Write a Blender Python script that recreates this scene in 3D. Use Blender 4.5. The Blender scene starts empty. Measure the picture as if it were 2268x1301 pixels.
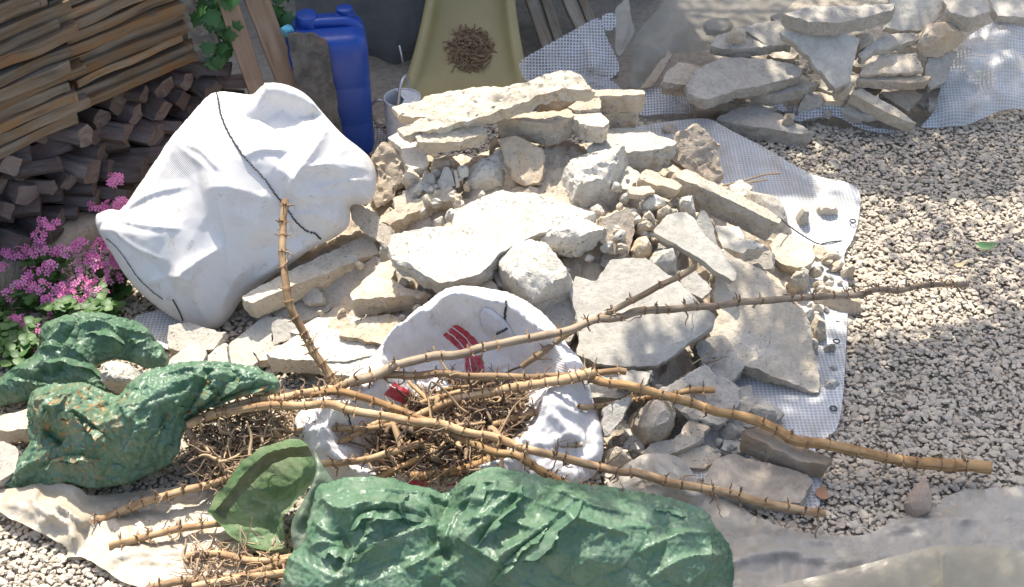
import bpy, bmesh, math, random
import numpy as np
from mathutils import Vector, Matrix
from mathutils.geometry import delaunay_2d_cdt

# ---------------------------------------------------------------- scene frame
W, H = 2268, 1301
PITCH = math.radians(38.0)
CP, SP = math.cos(PITCH), math.sin(PITCH)
F = 3293.0
CAM = np.array([0.0, -4.35, 3.4])
SUN_AZ, SUN_EL = math.radians(14.0), math.radians(62.0)   # azimuth left of straight back
SUN = np.array([-math.sin(SUN_AZ)*math.cos(SUN_EL), math.cos(SUN_AZ)*math.cos(SUN_EL), math.sin(SUN_EL)])

sc = bpy.context.scene
COL = sc.collection

def ray(px, py):
    dx = (px - W/2)/F; dy = -(py - H/2)/F
    return np.array([dx, CP + dy*SP, -SP + dy*CP])
def at(px, py, z=0.0):
    d = ray(px, py); return CAM + d*((z - CAM[2])/d[2])
def aty(px, py, y):
    d = ray(px, py); return CAM + d*((y - CAM[1])/d[1])
def onplane(px, py, P0, n):
    d = ray(px, py); return CAM + d*(np.dot(P0 - CAM, n)/np.dot(d, n))
def proj(p):
    q = np.asarray(p) - CAM
    f = q[..., 1]*CP - q[..., 2]*SP; u = q[..., 1]*SP + q[..., 2]*CP
    return W/2 + F*q[..., 0]/f, H/2 - F*u/f

# ---------------------------------------------------------------- noise
_rs = np.random.RandomState(7)
_perm = _rs.permutation(256); _perm = np.concatenate([_perm, _perm, _perm])
_val = _rs.uniform(-1, 1, 256)
def vnoise(p):
    p = np.asarray(p, float)
    i = np.floor(p).astype(int); f = p - i; i &= 255
    f = f*f*f*(f*(f*6-15)+10)
    out = 0
    for dx in (0, 1):
        wx = f[:, 0] if dx else 1-f[:, 0]
        for dy in (0, 1):
            wy = f[:, 1] if dy else 1-f[:, 1]
            for dz in (0, 1):
                wz = f[:, 2] if dz else 1-f[:, 2]
                h = _perm[_perm[_perm[(i[:, 0]+dx) & 255] + ((i[:, 1]+dy) & 255)] + ((i[:, 2]+dz) & 255)]
                out = out + wx*wy*wz*_val[h]
    return out
def fbm(p, oct=4, gain=.5):
    p = np.asarray(p, float); a = 1; s = 0; t = 0
    for k in range(oct):
        s = s + a*vnoise(p + 17.3*k); t += a; a *= gain; p = p*2.03
    return s/t
def ridged(p, oct=4, gain=.5):
    p = np.asarray(p, float); a = 1; s = 0; t = 0
    for k in range(oct):
        s = s + a*(1 - 2*np.abs(vnoise(p + 11.7*k))); t += a; a *= gain; p = p*2.03
    return s/t
def worley(p2, rs, n, lo, hi):
    """distance to nearest / second nearest of n seeds in the 2D box"""
    s = rs.uniform(lo, hi, (n, 2)); d1 = np.empty(len(p2)); d2 = np.empty(len(p2))
    for k in range(0, len(p2), 4000):
        d = np.linalg.norm(p2[k:k+4000, None, :] - s[None], axis=2); d.partition(1, axis=1)
        d1[k:k+4000] = d[:, 0]; d2[k:k+4000] = d[:, 1]
    return d1, d2

# ---------------------------------------------------------------- objects
def link(o): COL.objects.link(o); return o
def tag(o, label=None, cat=None, group=None, kind=None):
    if label: o['label'] = label
    if cat: o['category'] = cat
    if group: o['group'] = group
    if kind: o['kind'] = kind
    return o
def empty(name, loc, label=None, cat=None, group=None):
    o = bpy.data.objects.new(name, None); link(o); o.location = Vector(loc); o.empty_display_size = .05
    return tag(o, label, cat, group)
def wloc(o):
    p = np.array(o.location)
    while o.parent: o = o.parent; p = p + np.array(o.location)
    return p
def mesh_obj(name, V, faces, mat=None, parent=None, loc=None, smooth=True, sharp=None, uv=None):
    V = np.asarray(V, float)
    if loc is None:
        loc = np.array([V[:, 0].mean(), V[:, 1].mean(), V[:, 2].min()]) if parent is None else V.mean(0)
    loc = np.asarray(loc, float)
    me = bpy.data.meshes.new(name)
    me.from_pydata((V - loc).tolist(), [], faces)
    if uv is not None:
        l = me.uv_layers.new(name='UVMap'); idx = np.empty(len(me.loops), int)
        me.loops.foreach_get('vertex_index', idx)
        l.data.foreach_set('uv', np.asarray(uv, float)[idx].ravel())
    me.polygons.foreach_set('use_smooth', [smooth]*len(me.polygons))
    if sharp is not None and smooth: me.set_sharp_from_angle(angle=math.radians(sharp))
    me.update()
    o = bpy.data.objects.new(name, me); link(o)
    if mat: me.materials.append(mat)
    o.location = Vector(loc)
    if parent is not None:
        o.parent = parent; o.location = Vector(loc - wloc(parent))
    return o

class MB:
    """collects pieces of one part"""
    def __init__(s): s.V = []; s.F = []; s.n = 0
    def add(s, V, F):
        s.V.append(np.asarray(V, float)); s.F += [tuple(i + s.n for i in f) for f in F]; s.n += len(V)
    def build(s, name, mat, parent=None, **k): return mesh_obj(name, np.concatenate(s.V), s.F, mat, parent, **k)

def tube(pts, rad, seg=8, caps=True, twist=0):
    """swept tube; pts (n,3), rad scalar or (n,)"""
    P = np.asarray(pts, float); n = len(P); R = np.broadcast_to(np.asarray(rad, float), (n,))
    T = np.gradient(P, axis=0); T /= np.linalg.norm(T, axis=1)[:, None] + 1e-12
    up = np.array([0, 0, 1.]) if abs(T[0, 2]) < .9 else np.array([1., 0, 0])
    V = []; A = np.cross(T[0], up); A /= np.linalg.norm(A)
    for k in range(n):
        A = A - T[k]*np.dot(A, T[k]); A /= np.linalg.norm(A); B = np.cross(T[k], A)
        a = np.arange(seg)*2*math.pi/seg
        V.append(P[k] + R[k]*(np.cos(a)[:, None]*A + np.sin(a)[:, None]*B))
    V = np.concatenate(V); Fc = []
    for k in range(n-1):
        for j in range(seg):
            a = k*seg + j; b = k*seg + (j+1) % seg
            Fc.append((a, b, b+seg, a+seg))
    if caps: Fc += [tuple(range(seg-1, -1, -1)), tuple(range((n-1)*seg, n*seg))]
    return V, Fc
def spline(pts, n):
    """Catmull-Rom through pts, n samples by arc length"""
    P = np.asarray(pts, float)
    if len(P) == 2: return P[0] + (P[1]-P[0])*np.linspace(0, 1, n)[:, None]
    Q = np.vstack([2*P[0]-P[1], P, 2*P[-1]-P[-2]]); out = []
    for i in range(1, len(Q)-2):
        t = np.linspace(0, 1, 24, endpoint=False)[:, None]
        a, b, c, d = Q[i-1], Q[i], Q[i+1], Q[i+2]
        out.append(.5*(2*b + (c-a)*t + (2*a-5*b+4*c-d)*t**2 + (3*b-a-3*c+d)*t**3))
    out = np.vstack(out + [P[-1:]])
    s = np.concatenate([[0], np.cumsum(np.linalg.norm(np.diff(out, axis=0), axis=1))])
    u = np.linspace(0, s[-1], n)
    return np.stack([np.interp(u, s, out[:, k]) for k in range(out.shape[1])], 1)
def resample(poly, s, closed=True):
    P = np.asarray(poly, float); Q = np.vstack([P, P[:1]]) if closed else P
    d = np.concatenate([[0], np.cumsum(np.linalg.norm(np.diff(Q, axis=0), axis=1))])
    n = max(8, int(round(d[-1]/s))); u = np.linspace(0, d[-1], n, endpoint=not closed)
    return np.stack([np.interp(u, d, Q[:, k]) for k in range(Q.shape[1])], 1)
def chaikin(P, it=1):
    P = np.asarray(P, float)
    for _ in range(it):
        N = np.roll(P, -1, 0); P = np.stack([.75*P+.25*N, .25*P+.75*N], 1).reshape(-1, P.shape[1])
    return P
def inside(p, poly):
    p = np.asarray(p); poly = np.asarray(poly); r = np.zeros(len(p), bool)
    a = poly; b = np.roll(poly, -1, 0)
    for (x1, y1), (x2, y2) in zip(a, b):
        if y1 == y2: continue
        c = ((p[:, 1] >= min(y1, y2)) & (p[:, 1] < max(y1, y2)))
        r ^= c & (p[:, 0] < (x2-x1)*(p[:, 1]-y1)/(y2-y1) + x1)
    return r
def polydist(p, line, closed=True):
    """distance from points to a polyline, with the signed side"""
    p = np.asarray(p, float); L = np.asarray(line, float); best = np.full(len(p), 1e9); side = np.zeros(len(p)); pos = np.zeros(len(p))
    m = len(L) if closed else len(L)-1
    for i in range(m):
        a, b = L[i], L[(i+1) % len(L)]; e = b-a; l2 = e@e
        if l2 < 1e-14: continue
        t = np.clip(((p-a)@e)/l2, 0, 1); q = p - (a + t[:, None]*e); d = np.hypot(q[:, 0], q[:, 1])
        u = d < best; best[u] = d[u]; side[u] = np.sign(e[0]*q[u, 1]-e[1]*q[u, 0]); pos[u] = (i+t[u])/m
    return best, side, pos
def fill(poly, s, rs, gap=.55):
    """triangulated filling of a polygon: boundary points first, then inner points"""
    lo = poly.min(0); hi = poly.max(0)
    gx, gy = np.meshgrid(np.arange(lo[0], hi[0], s), np.arange(lo[1], hi[1], s*.87))
    gx = gx.copy(); gx[1::2] += s/2
    q = np.stack([gx.ravel(), gy.ravel()], 1) + rs.uniform(-.18*s, .18*s, (gx.size, 2))
    q = q[inside(q, poly)]
    if len(q):
        d = polydist(q, poly)[0]; q = q[d > gap*s]
    P = np.vstack([poly, q]); n = len(poly)
    r = delaunay_2d_cdt([Vector(v) for v in P], [(i, (i+1) % n) for i in range(n)], [], 1, 1e-7)
    V = np.array([tuple(v) for v in r[0]]); orig = r[3]
    B = np.full(n, -1)
    for i, o in enumerate(orig):
        for k in o:
            if k < n: B[k] = i
    Fc = []
    for f in r[2]:
        a, b, c = V[f[0]], V[f[1]], V[f[2]]
        Fc.append(tuple(f) if (b[0]-a[0])*(c[1]-a[1])-(b[1]-a[1])*(c[0]-a[0]) > 0 else tuple(f[::-1]))
    return V, Fc, B
def frame(ax, ay):
    """plane basis with normal ~ (ax, ay, 1)"""
    n = np.array([ax, ay, 1.0]); n /= np.linalg.norm(n)
    u = np.array([1, 0, 0.]) - n*n[0]; u /= np.linalg.norm(u); v = np.cross(n, u)
    return u, v, n

# ---------------------------------------------------------------- materials
class NT:
    def __init__(s, name):
        s.m = bpy.data.materials.new(name); s.m.use_nodes = True; s.t = s.m.node_tree; s.t.nodes.clear()
        s.out = s.n('ShaderNodeOutputMaterial'); s.x = 0
    def n(s, ty, **k):
        o = s.t.nodes.new(ty)
        for a, v in k.items():
            if a.startswith('i_'):
                key = a[2:]; key = int(key) if key.isdigit() else key.replace('_', ' ')
                s.set(o.inputs[key], v)
            else: setattr(o, a, v)
        return o
    def set(s, sock, v):
        if isinstance(v, bpy.types.NodeSocket): s.t.links.new(v, sock)
        elif isinstance(v, bpy.types.Node): s.t.links.new(v.outputs[0], sock)
        else:
            if isinstance(v, tuple) and len(v) == 3 and sock.type == 'RGBA': v = (*v, 1)
            sock.default_value = v
    def coord(s, kind='Object', rnd=True, scale=(1, 1, 1)):
        tc = s.n('ShaderNodeTexCoord'); o = tc.outputs[kind]
        mp = s.n('ShaderNodeMapping', i_Vector=o, i_Scale=scale)
        if rnd:
            oi = s.n('ShaderNodeObjectInfo'); ml = s.n('ShaderNodeMath', operation='MULTIPLY'); s.set(ml.inputs[0], oi.outputs['Random']); ml.inputs[1].default_value = 37.
            cb = s.n('ShaderNodeCombineXYZ'); s.set(cb.inputs[0], ml); s.set(cb.inputs[1], ml); s.set(mp.inputs['Location'], cb)
        return mp.outputs[0]
    def noise(s, v, scale, detail=4, rough=.55, dist=0):
        return s.n('ShaderNodeTexNoise', i_Vector=v, i_Scale=scale, i_Detail=detail, i_Roughness=rough, i_Distortion=dist).outputs[0]
    def ramp(s, f, stops, interp='LINEAR'):
        r = s.n('ShaderNodeValToRGB'); r.color_ramp.interpolation = interp; s.set(r.inputs[0], f)
        e = r.color_ramp.elements
        while len(e) < len(stops): e.new(.5)
        for k, (p, c) in enumerate(stops):
            e[k].position = p; e[k].color = (c, c, c, 1) if isinstance(c, (int, float)) else (*c, 1)
        return r.outputs[0]
    def mix(s, f, a, b, mode='MIX'):
        m = s.n('ShaderNodeMix', data_type='RGBA', blend_type=mode)
        s.set(m.inputs[0], f); s.set(m.inputs[6], a); s.set(m.inputs[7], b); return m.outputs[2]
    def math(s, op, a, b=0.0, c=None):
        m = s.n('ShaderNodeMath', operation=op); s.set(m.inputs[0], a); s.set(m.inputs[1], b)
        if c is not None: s.set(m.inputs[2], c)
        return m.outputs[0]
    def bump(s, h, strength=.5, dist=.005, normal=None):
        b = s.n('ShaderNodeBump', i_Height=h, i_Strength=strength, i_Distance=dist)
        if normal is not None: s.set(b.inputs['Normal'], normal)
        return b.outputs[0]
    def bsdf(s, color, rough=.8, normal=None, **k):
        b = s.n('ShaderNodeBsdfPrincipled'); s.set(b.inputs['Base Color'], color); s.set(b.inputs['Roughness'], rough)
        if normal is not None: s.set(b.inputs['Normal'], normal)
        for a, v in k.items(): s.set(b.inputs[a.replace('_', ' ')], v)
        return b.outputs[0]
    def done(s, sh):
        s.t.links.new(sh if isinstance(sh, bpy.types.NodeSocket) else sh.outputs[0], s.out.inputs['Surface']); return s.m

def mat_concrete(name, c1, c2, stain=None, amt=.5, pits=.5, bump=.6, moss=None):
    m = NT(name); v = m.coord()
    big = m.noise(v, 5, 5, .6); fine = m.noise(v, 60, 5, .65); mid = m.noise(v, 18, 4, .6)
    col = m.mix(m.ramp(big, [(.35, 0.), (.65, 1.)]), c1, c2)
    col = m.mix(m.math('MULTIPLY', m.ramp(mid, [(.42, 0.), (.68, 1.)]), .45), col, tuple(x*.72 for x in c2))
    col = m.mix(m.math('MULTIPLY', m.ramp(fine, [(.35, 1.), (.55, 0.)]), .35), col, tuple(x*.6 for x in c2))
    vo = m.n('ShaderNodeTexVoronoi', i_Vector=m.n('ShaderNodeMix', data_type='VECTOR', i_0=.04, i_4=v, i_5=m.n('ShaderNodeTexNoise', i_Vector=v, i_Scale=40.).outputs[1]).outputs[1], i_Scale=70., i_Randomness=1.)
    pit = m.ramp(vo.outputs[0], [(.12, 1.), (.27, 0.)]); msk = m.ramp(m.noise(v, 9, 3), [(.38, 0.), (.54, 1.)])
    pit = m.math('MULTIPLY', pit, msk)
    col = m.mix(m.math('MULTIPLY', pit, min(1., pits*1.5)), col, tuple(x*.33 for x in c2))
    if stain:
        st = m.ramp(m.noise(v, 6, 6, .7, .4), [(.5-.25*amt, 0.), (.62, 1.)])
        col = m.mix(m.math('MULTIPLY', st, .3+.5*amt), col, stain)
    oi = m.n('ShaderNodeObjectInfo')
    col = m.mix(1., col, m.ramp(oi.outputs['Random'], [(0., .86), (1., 1.08)]), 'MULTIPLY')
    h = m.math('ADD', m.math('MULTIPLY', m.noise(v, 28, 6, .72), .9), m.math('MULTIPLY', fine, .6)); h = m.math('ADD', h, m.math('ADD', m.math('MULTIPLY', m.noise(v, 140, 3, .6), .35), m.math('MULTIPLY', pit, -.5*pits-.1)))
    return m.done(m.bsdf(col, .93, m.bump(h, bump*1.3, .008), Specular_IOR_Level=.25))
# ---------------------------------------------------------------- the two heaps
def bumpf(x, y, cx, cy, rl, rr, rf, rb, h, k=.03):
    dx = x-cx; dy = y-cy
    r = np.sqrt((dx/np.where(dx > 0, rr, rl))**2 + (dy/np.where(dy > 0, rb, rf))**2)
    return h*np.maximum(0, np.sqrt(1+k)-np.sqrt(np.minimum(r, 3)**2+k))/(np.sqrt(1+k)-np.sqrt(k))
def heap(x, y):
    x = np.asarray(x, float); y = np.asarray(y, float)
    a = bumpf(x, y, .18, .30, 1.40, 1.10, 1.20, .62, .50)
    b = bumpf(x, y, 1.55, 2.35, 1.05, 1.4, 1.35, 1.2, .48)
    return np.maximum(a, b)
def hp(px, py):
    d = ray(px, py); d = d/np.linalg.norm(d); t = np.arange(3.2, 9, .01); p = CAM + t[:, None]*d
    g = p[:, 2] - np.maximum(heap(p[:, 0], p[:, 1]), 0); k = np.argmax(g <= 0)
    return p[k]

MC = {
 'W': mat_concrete('white_concrete', (.66, .62, .54), (.55, .51, .43), pits=.55),
 'C': mat_concrete('cream_concrete', (.63, .56, .45), (.52, .45, .35), stain=(.54, .43, .29), amt=.2),
 'O': mat_concrete('ochre_stained_concrete', (.63, .56, .45), (.53, .46, .36), stain=(.53, .36, .19), amt=.55),
 'G': mat_concrete('grey_concrete', (.52, .48, .41), (.42, .385, .325), pits=.4),
 'L': mat_concrete('pale_grey_screed', (.56, .525, .455), (.47, .44, .375), pits=.15, bump=.4),
 'T': mat_concrete('tan_concrete', (.58, .51, .41), (.47, .40, .31), stain=(.48, .36, .23), amt=.2),
 'B': mat_concrete('brown_concrete', (.46, .40, .32), (.36, .30, .23), stain=(.40, .29, .18), amt=.2),
 'R': mat_concrete('brick', (.46, .41, .33), (.38, .31, .23), stain=(.33, .22, .13), amt=.9, pits=.3),
 'P': mat_concrete('bitumen_smeared_stone', (.52, .45, .35), (.44, .37, .28), stain=(.055, .06, .062), amt=.42, pits=.1, bump=.3),
}
ROCKN = [0]
def rock(name, label, cat, px, ax=0., ay=-.25, t=.06, lift=.02, z=None, inset=0., rise=0., rough=.007, edge=.006, und=.003,
         mat='W', taper=.96, s=.011, group=None, anchor=None, parent=None):
    ROCKN[0] += 1; rs = np.random.RandomState(900+ROCKN[0]); sd = rs.uniform(0, 200, 3)
    px = np.asarray(px, float); c = px.mean(0) if anchor is None else np.asarray(anchor, float)
    P0 = at(c[0], c[1], z) if z is not None else hp(c[0], c[1]) + np.array([0, 0, lift])
    u, v, n = frame(ax, ay)
    pts = np.array([onplane(a, b, P0, n) for a, b in px]) - P0
    q = np.stack([pts@u, pts@v], 1)
    if (np.roll(q, -1, 0)[:, 1]*q[:, 0] - np.roll(q, -1, 0)[:, 0]*q[:, 1]).sum() < 0: q = q[::-1]
    size = np.ptp(q, axis=0).max(); s = max(min(s, size/14), .004)
    q = resample(q, s); nb = len(q)
    T = np.roll(q, -1, 0)-np.roll(q, 1, 0); T /= np.linalg.norm(T, axis=1)[:, None]+1e-9; N2 = np.stack([T[:, 1], -T[:, 0]], 1)
    e = min(edge, size*.04)
    j = fbm(np.c_[q*28, np.full(nb, sd[0])], 4)*e*1.4 + fbm(np.c_[q*90, np.full(nb, sd[1])], 2)*e*.6
    q = q + N2*j[:, None]
    cen = q.mean(0)
    rim = cen + (q-cen)*(1-inset)
    V2, Fc, B = fill(rim, s, rs)
    if (B < 0).any(): B = np.where(B < 0, np.maximum.accumulate(B), B)
    V = [np.c_[V2, np.full(len(V2), rise)]]; side = [np.zeros(len(V2))]; out = [np.zeros((len(V2), 2))]
    onb = np.zeros(len(V2), bool); onb[B] = True
    F_ = list(Fc); prev = B; cnt = len(V2)
    rings = []
    if inset > 0:
        m = max(2, int(np.hypot(inset*size*.5, rise)/s))
        for k in range(1, m+1):
            w = k/m; rings.append((rim*(1-w)+q*w, rise*(1-w) + .12*rise*math.sin(math.pi*w), 1.))
    m = max(2, int(t/(s*.9)))
    for k in range(1, m+1):
        w = k/m; bulge = 1 + .02*math.sin(math.pi*w)
        rings.append((cen+(q-cen)*((1-w)+taper*w)*bulge, -t*w, 1. if k < m else .6))
    for (r2, hh, sw) in rings:
        V.append(np.c_[r2, np.full(nb, hh)]); side.append(np.full(nb, sw)); out.append(N2)
        idx = np.arange(cnt, cnt+nb); cnt += nb
        for i in range(nb):
            a, b = prev[i], prev[(i+1) % nb]; c_, d_ = idx[(i+1) % nb], idx[i]
            if a != b: F_.append((a, d_, c_, b))
            else: F_.append((a, d_, c_))
        prev = idx
    F_.append(tuple(prev[::-1]))
    V = np.concatenate(V); side = np.concatenate(side); out = np.concatenate(out)
    # displacement: broken sides are rough, faces gently uneven
    w = np.where(side > 0, rough, und if inset == 0 else rough*.8); w[:len(V2)][onb] = rough*.45
    pp = V + sd
    big = fbm(pp*np.array([20, 20, 34]), 5, .7)*1.9; fine = fbm(pp*75, 4, .7)*1.2
    V[:, :2] += out*(w*(big*.9+fine*.8))[:, None]
    V[:, 2] += np.where(side > 0, .35, 1.)*w*(fbm(pp*(11 if inset > 0 else 21), 6, .74)*(2.6 if inset > 0 else 1.7)+fine*.7)
    V[:, :2] += np.stack([fbm(pp*34+40, 2), fbm(pp*34+80, 2)], 1)*(w*.5)[:, None]
    if inset > 0:                      # broken facets: cut the lump with a few planes
        c3 = V.mean(0)
        for _ in range(16):
            d = rs.normal(0, 1, 3); d[2] = abs(d[2])*.6; d /= np.linalg.norm(d); e_ = (V-c3)@d; lim = np.percentile(e_, rs.uniform(80, 94)); ov = np.maximum(0, e_-lim); V = V - ov[:, None]*.9*d
        V = c3 + (V-c3)*np.array([1.07, 1.07, 1.]); pp = V + sd; V = V + rough*.5*np.stack([fbm(pp*70, 3), fbm(pp*70+30, 3), fbm(pp*70+60, 3)], 1) 
    Wd = P0 + V[:, :1]*u + V[:, 1:2]*v + V[:, 2:]*n
    o = mesh_obj(name, Wd, F_, MC[mat] if isinstance(mat, str) else mat, parent, sharp=38)
    if parent is None: tag(o, label, cat, group)
    return o
def grid_mesh(x0, x1, y0, y1, s, hf, keep=None):
    xs = np.arange(x0, x1+s/2, s); ys = np.arange(y0, y1+s/2, s); X, Y = np.meshgrid(xs, ys); x, y = X.ravel(), Y.ravel()
    V = np.stack([x, y, hf(x, y)], 1); nx = len(xs); ok = np.ones(len(V), bool) if keep is None else keep(V)
    Fc = []
    for j in range(len(ys)-1):
        for i in range(nx-1):
            a = j*nx+i; q = (a, a+1, a+1+nx, a+nx)
            if ok[a] and ok[a+1] and ok[a+nx] and ok[a+nx+1]: Fc.append(q)
    used = np.zeros(len(V), bool)
    for f in Fc: used[list(f)] = True
    re = np.cumsum(used)-1
    return V[used], [tuple(int(re[i]) for i in f) for f in Fc]
SL, BL, ST = 'concrete_fragment', 'rubble_block', 'rubble_chunk'
def S(label, px, **k): return rock(SL, label, 'slab', px, **k)
def K(label, px, **k):
    k.setdefault('inset', .22); k.setdefault('rise', .04); k.setdefault('rough', .011); k.setdefault('t', .08)
    return rock(ST, label, 'rubble', px, **k)
# --- top stack of the main heap
S('long tan slab with a crumbling upper edge lying across the very top of the heap', [(880,286),(973,252),(1041,223),(1080,208),(1180,177),(1237,158),(1278,161),(1312,197),(1270,199),(1237,197),(1153,228),(1080,254),(1000,277),(940,292),(895,299)], z=.66, ay=-.35, ax=-.18, t=.055, mat='C', rough=.011, und=.012)
S('slab with ragged left corner behind the long topmost slab, next to the watering can', [(868,238),(934,224),(937,216),(1050,193),(1140,194),(1230,168),(1240,180),(1120,218),(1000,245),(950,262),(885,258),(878,248)], z=.61, ay=-.2, ax=-.1, t=.05, mat='C', rough=.01, und=.009)
S('short blunt slab under the left end of the long topmost slab', [(919,300),(958,288),(1000,280),(1075,283),(1080,296),(1025,312),(985,318),(925,314)], z=.57, ay=-.3, t=.055, mat='C', rough=.009, und=.009)
S('thick brown block in shade under the long topmost slab', [(1100,254),(1160,248),(1240,246),(1265,240),(1272,258),(1225,274),(1160,268),(1104,262)], z=.57, ay=-.1, t=.10, mat='T', rough=.008)
S('small block with flat pale top right of the thick brown block', [(1262,243),(1325,243),(1350,272),(1335,282),(1290,275),(1272,262)], z=.56, ay=-.1, t=.075, mat='C', rough=.008)
S('flat tan slab end poking out at the upper right of the heap top', [(1190,213),(1320,199),(1426,200),(1428,210),(1330,213),(1230,222)], z=.60, ay=-.1, t=.08, mat='T', rough=.008)
S('lower of two tan slab ends stacked at the right of the heap top', [(1310,243),(1412,242),(1413,250),(1320,254)], z=.52, ay=-.1, t=.07, mat='T')
S('wedge shaped thin piece between the brown block and the tan slab end', [(1257,238),(1290,218),(1327,214),(1331,240),(1270,246)], z=.585, ay=-.35, t=.03, mat='C')
S('flat white slab behind the boulder on the right shoulder of the heap', [(1300,328),(1350,285),(1410,283),(1500,314),(1490,324),(1395,338),(1305,338)], z=.47, ay=-.12, t=.11, mat='W', rough=.009)
S('brown lichen covered stone standing at the right shoulder of the heap', [(1482,350),(1504,293),(1540,276),(1567,293),(1590,320),(1597,394),(1565,414),(1525,380)], z=.42, ay=-1.3, t=.09, rough=.012, und=.010, mat='B')
K('big rough white boulder sitting high in the middle of the heap', [(1202,412),(1205,370),(1240,336),(1300,330),(1340,338),(1395,335),(1410,352),(1405,385),(1392,440),(1330,460),(1260,450),(1208,437)], z=.44, ay=-.75, t=.16, inset=.28, rise=.07, rough=.017, mat='W')
S('tall orange stained stone left of the rough white boulder', [(1100,306),(1148,302),(1188,320),(1203,345),(1200,390),(1190,410),(1165,408),(1140,390),(1118,350)], z=.47, ay=-.75, ax=-.15, t=.075, mat='O', rough=.01, und=.008)
K('white crumbly block left of the tall orange stained stone', [(1020,372),(1030,350),(1070,342),(1115,352),(1125,380),(1120,410),(1070,422),(1022,405)], z=.43, ay=-.6, t=.09, inset=.25, rise=.03, rough=.015, mat='W')
K('rounded dark brown stone under the short blunt slab', [(948,352),(965,340),(985,338),(1020,345),(1015,372),(985,380),(950,372)], z=.44, ay=-.7, t=.08, mat='B')
K('dark stones wedged under the thick brown block', [(1078,310),(1100,290),(1130,300),(1120,325),(1085,330)], z=.46, ay=-.6, t=.07, mat='B')
K('small grey block lying left of the two pointed shards', [(930,386),(945,378),(968,380),(973,400),(960,408),(932,403)], z=.41, ay=-.6, t=.05, inset=.15, rise=.015, rough=.006, mat='G')
S('pale pointed shard standing on end in the heap', [(975,395),(983,372),(992,370),(1001,385),(1008,412),(992,415),(978,408)], z=.42, ay=-1.2, t=.018, mat='L', rough=.003)
S('thin splinter of stone upright beside the pale pointed shard', [(1006,378),(1011,378),(1019,412),(1011,416)], z=.42, ay=-1.2, t=.015, mat='C', rough=.002)
S('brown slab standing on edge against the big white sack', [(828,340),(850,314),(870,318),(888,330),(900,350),(896,385),(868,440),(834,466),(824,440),(840,395)], z=.36, ay=-1.0, ax=.3, t=.07, mat='T', rough=.012, und=.012)
S('white flat slab showing between the standing brown slab and the heap top', [(862,306),(880,292),(905,305),(925,315),(945,340),(950,366),(915,376),(900,366),(888,330)], z=.43, ay=-.15, t=.05, mat='W')
K('crumbling cream lump right of the standing brown slab', [(890,395),(905,370),(930,380),(935,402),(922,420),(893,424)], z=.39, ay=-.8, t=.06, rough=.013, mat='C')
K('ragged whitish lump above the tilted rough slab', [(888,432),(905,408),(935,398),(965,405),(985,415),(1000,410),(1003,425),(940,440),(895,448)], z=.36, ay=-.7, t=.06, rough=.013, mat='W')
S('tilted rough slab pointing up to the right below the crumbling lumps', [(836,482),(897,455),(935,434),(1000,413),(1008,440),(960,452),(905,475),(862,500)], z=.35, ay=-.45, ax=-.15, t=.07, mat='T', rough=.011, und=.008)
S('slab with a sharp white edge leaning beside the open fold of the big sack', [(775,448),(787,448),(830,478),(862,502),(868,520),(855,545),(807,515),(782,488)], z=.31, ay=-.8, ax=-.4, t=.05, mat='T', rough=.009)
# --- middle of the main heap
S('largest bright white slab spread across the middle of the heap', [(860,545),(870,522),(935,505),(1003,500),(1010,467),(1060,440),(1110,422),(1180,428),(1250,450),(1318,472),(1290,484),(1215,510),(1180,525),(1110,560),(1085,585),(1060,610),(1010,622),(970,628),(930,605),(905,580),(868,572)], ay=-.34, t=.095, lift=.10, mat='W', rough=.011, und=.004)
K('rough edged piece jammed at the right end of the largest white slab', [(1195,514),(1250,486),(1300,468),(1340,490),(1335,530),(1285,552),(1235,545)], ay=-.7, t=.08, lift=.12, rough=.014, mat='W')
K('squat white boulder resting on the front corner of the largest white slab', [(1087,590),(1112,548),(1160,530),(1220,550),(1270,575),(1280,605),(1268,640),(1230,662),(1180,672),(1140,668),(1112,632),(1090,606)], ay=-.55, t=.14, lift=.13, inset=.25, rise=.06, rough=.015, mat='W')
S('orange stained slab with a thick straight front below the largest white slab', [(776,652),(800,625),(830,600),(842,580),(870,575),(880,592),(868,618),(900,640),(945,650),(890,656),(835,660),(782,665)], ay=-.2, t=.085, lift=.06, mat='O', rough=.006)
S('long slab lying across the left of the heap under the big white sack', [(535,656),(620,612),(720,565),(805,522),(828,532),(838,560),(800,572),(720,606),(650,632),(560,672),(540,668)], ay=-.15, t=.085, lift=.06, mat='C', rough=.005)
S('white slab with dark grey front edge beside the upright cane', [(592,785),(640,752),(700,722),(770,737),(815,752),(835,768),(825,785),(770,800),(690,800),(600,792)], ay=-.2, t=.08, lift=.05, mat='W', rough=.007)
S('ochre slab between the upright cane and the open sack', [(750,742),(790,708),(860,696),(900,706),(897,735),(860,765),(830,762),(790,748)], ay=-.25, t=.06, lift=.02, mat='O', rough=.008)
S('small upright grey block behind the upright cane', [(602,716),(612,708),(642,707),(662,735),(645,752),(606,765)], ay=-.8, t=.05, lift=.06, mat='L', rough=.004)
S('smooth pale slab sloping down to the left green bag', [(465,800),(520,752),(585,702),(628,700),(603,735),(598,760),(570,800),(540,830),(500,835)], ay=-.3, ax=-.1, t=.05, lift=.04, mat='L', rough=.004)
S('grey flat stone under the bottom of the big white sack', [(372,722),(420,712),(480,735),(503,735),(470,775),(400,778),(370,768)], z=.10, ay=-.35, t=.05, mat='G')
S('grey slab lying between the left green bag and the sack bottom', [(365,806),(402,775),(440,755),(458,782),(452,800),(420,830),(380,830)], z=.09, ay=-.3, t=.05, mat='L')
K('white pointed rock poking up between the folds of the left green bag', [(218,815),(262,796),(300,812),(328,818),(312,852),(280,868),(235,850)], z=.17, ay=-.6, t=.14, inset=.45, rise=.04, mat='W')
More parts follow.
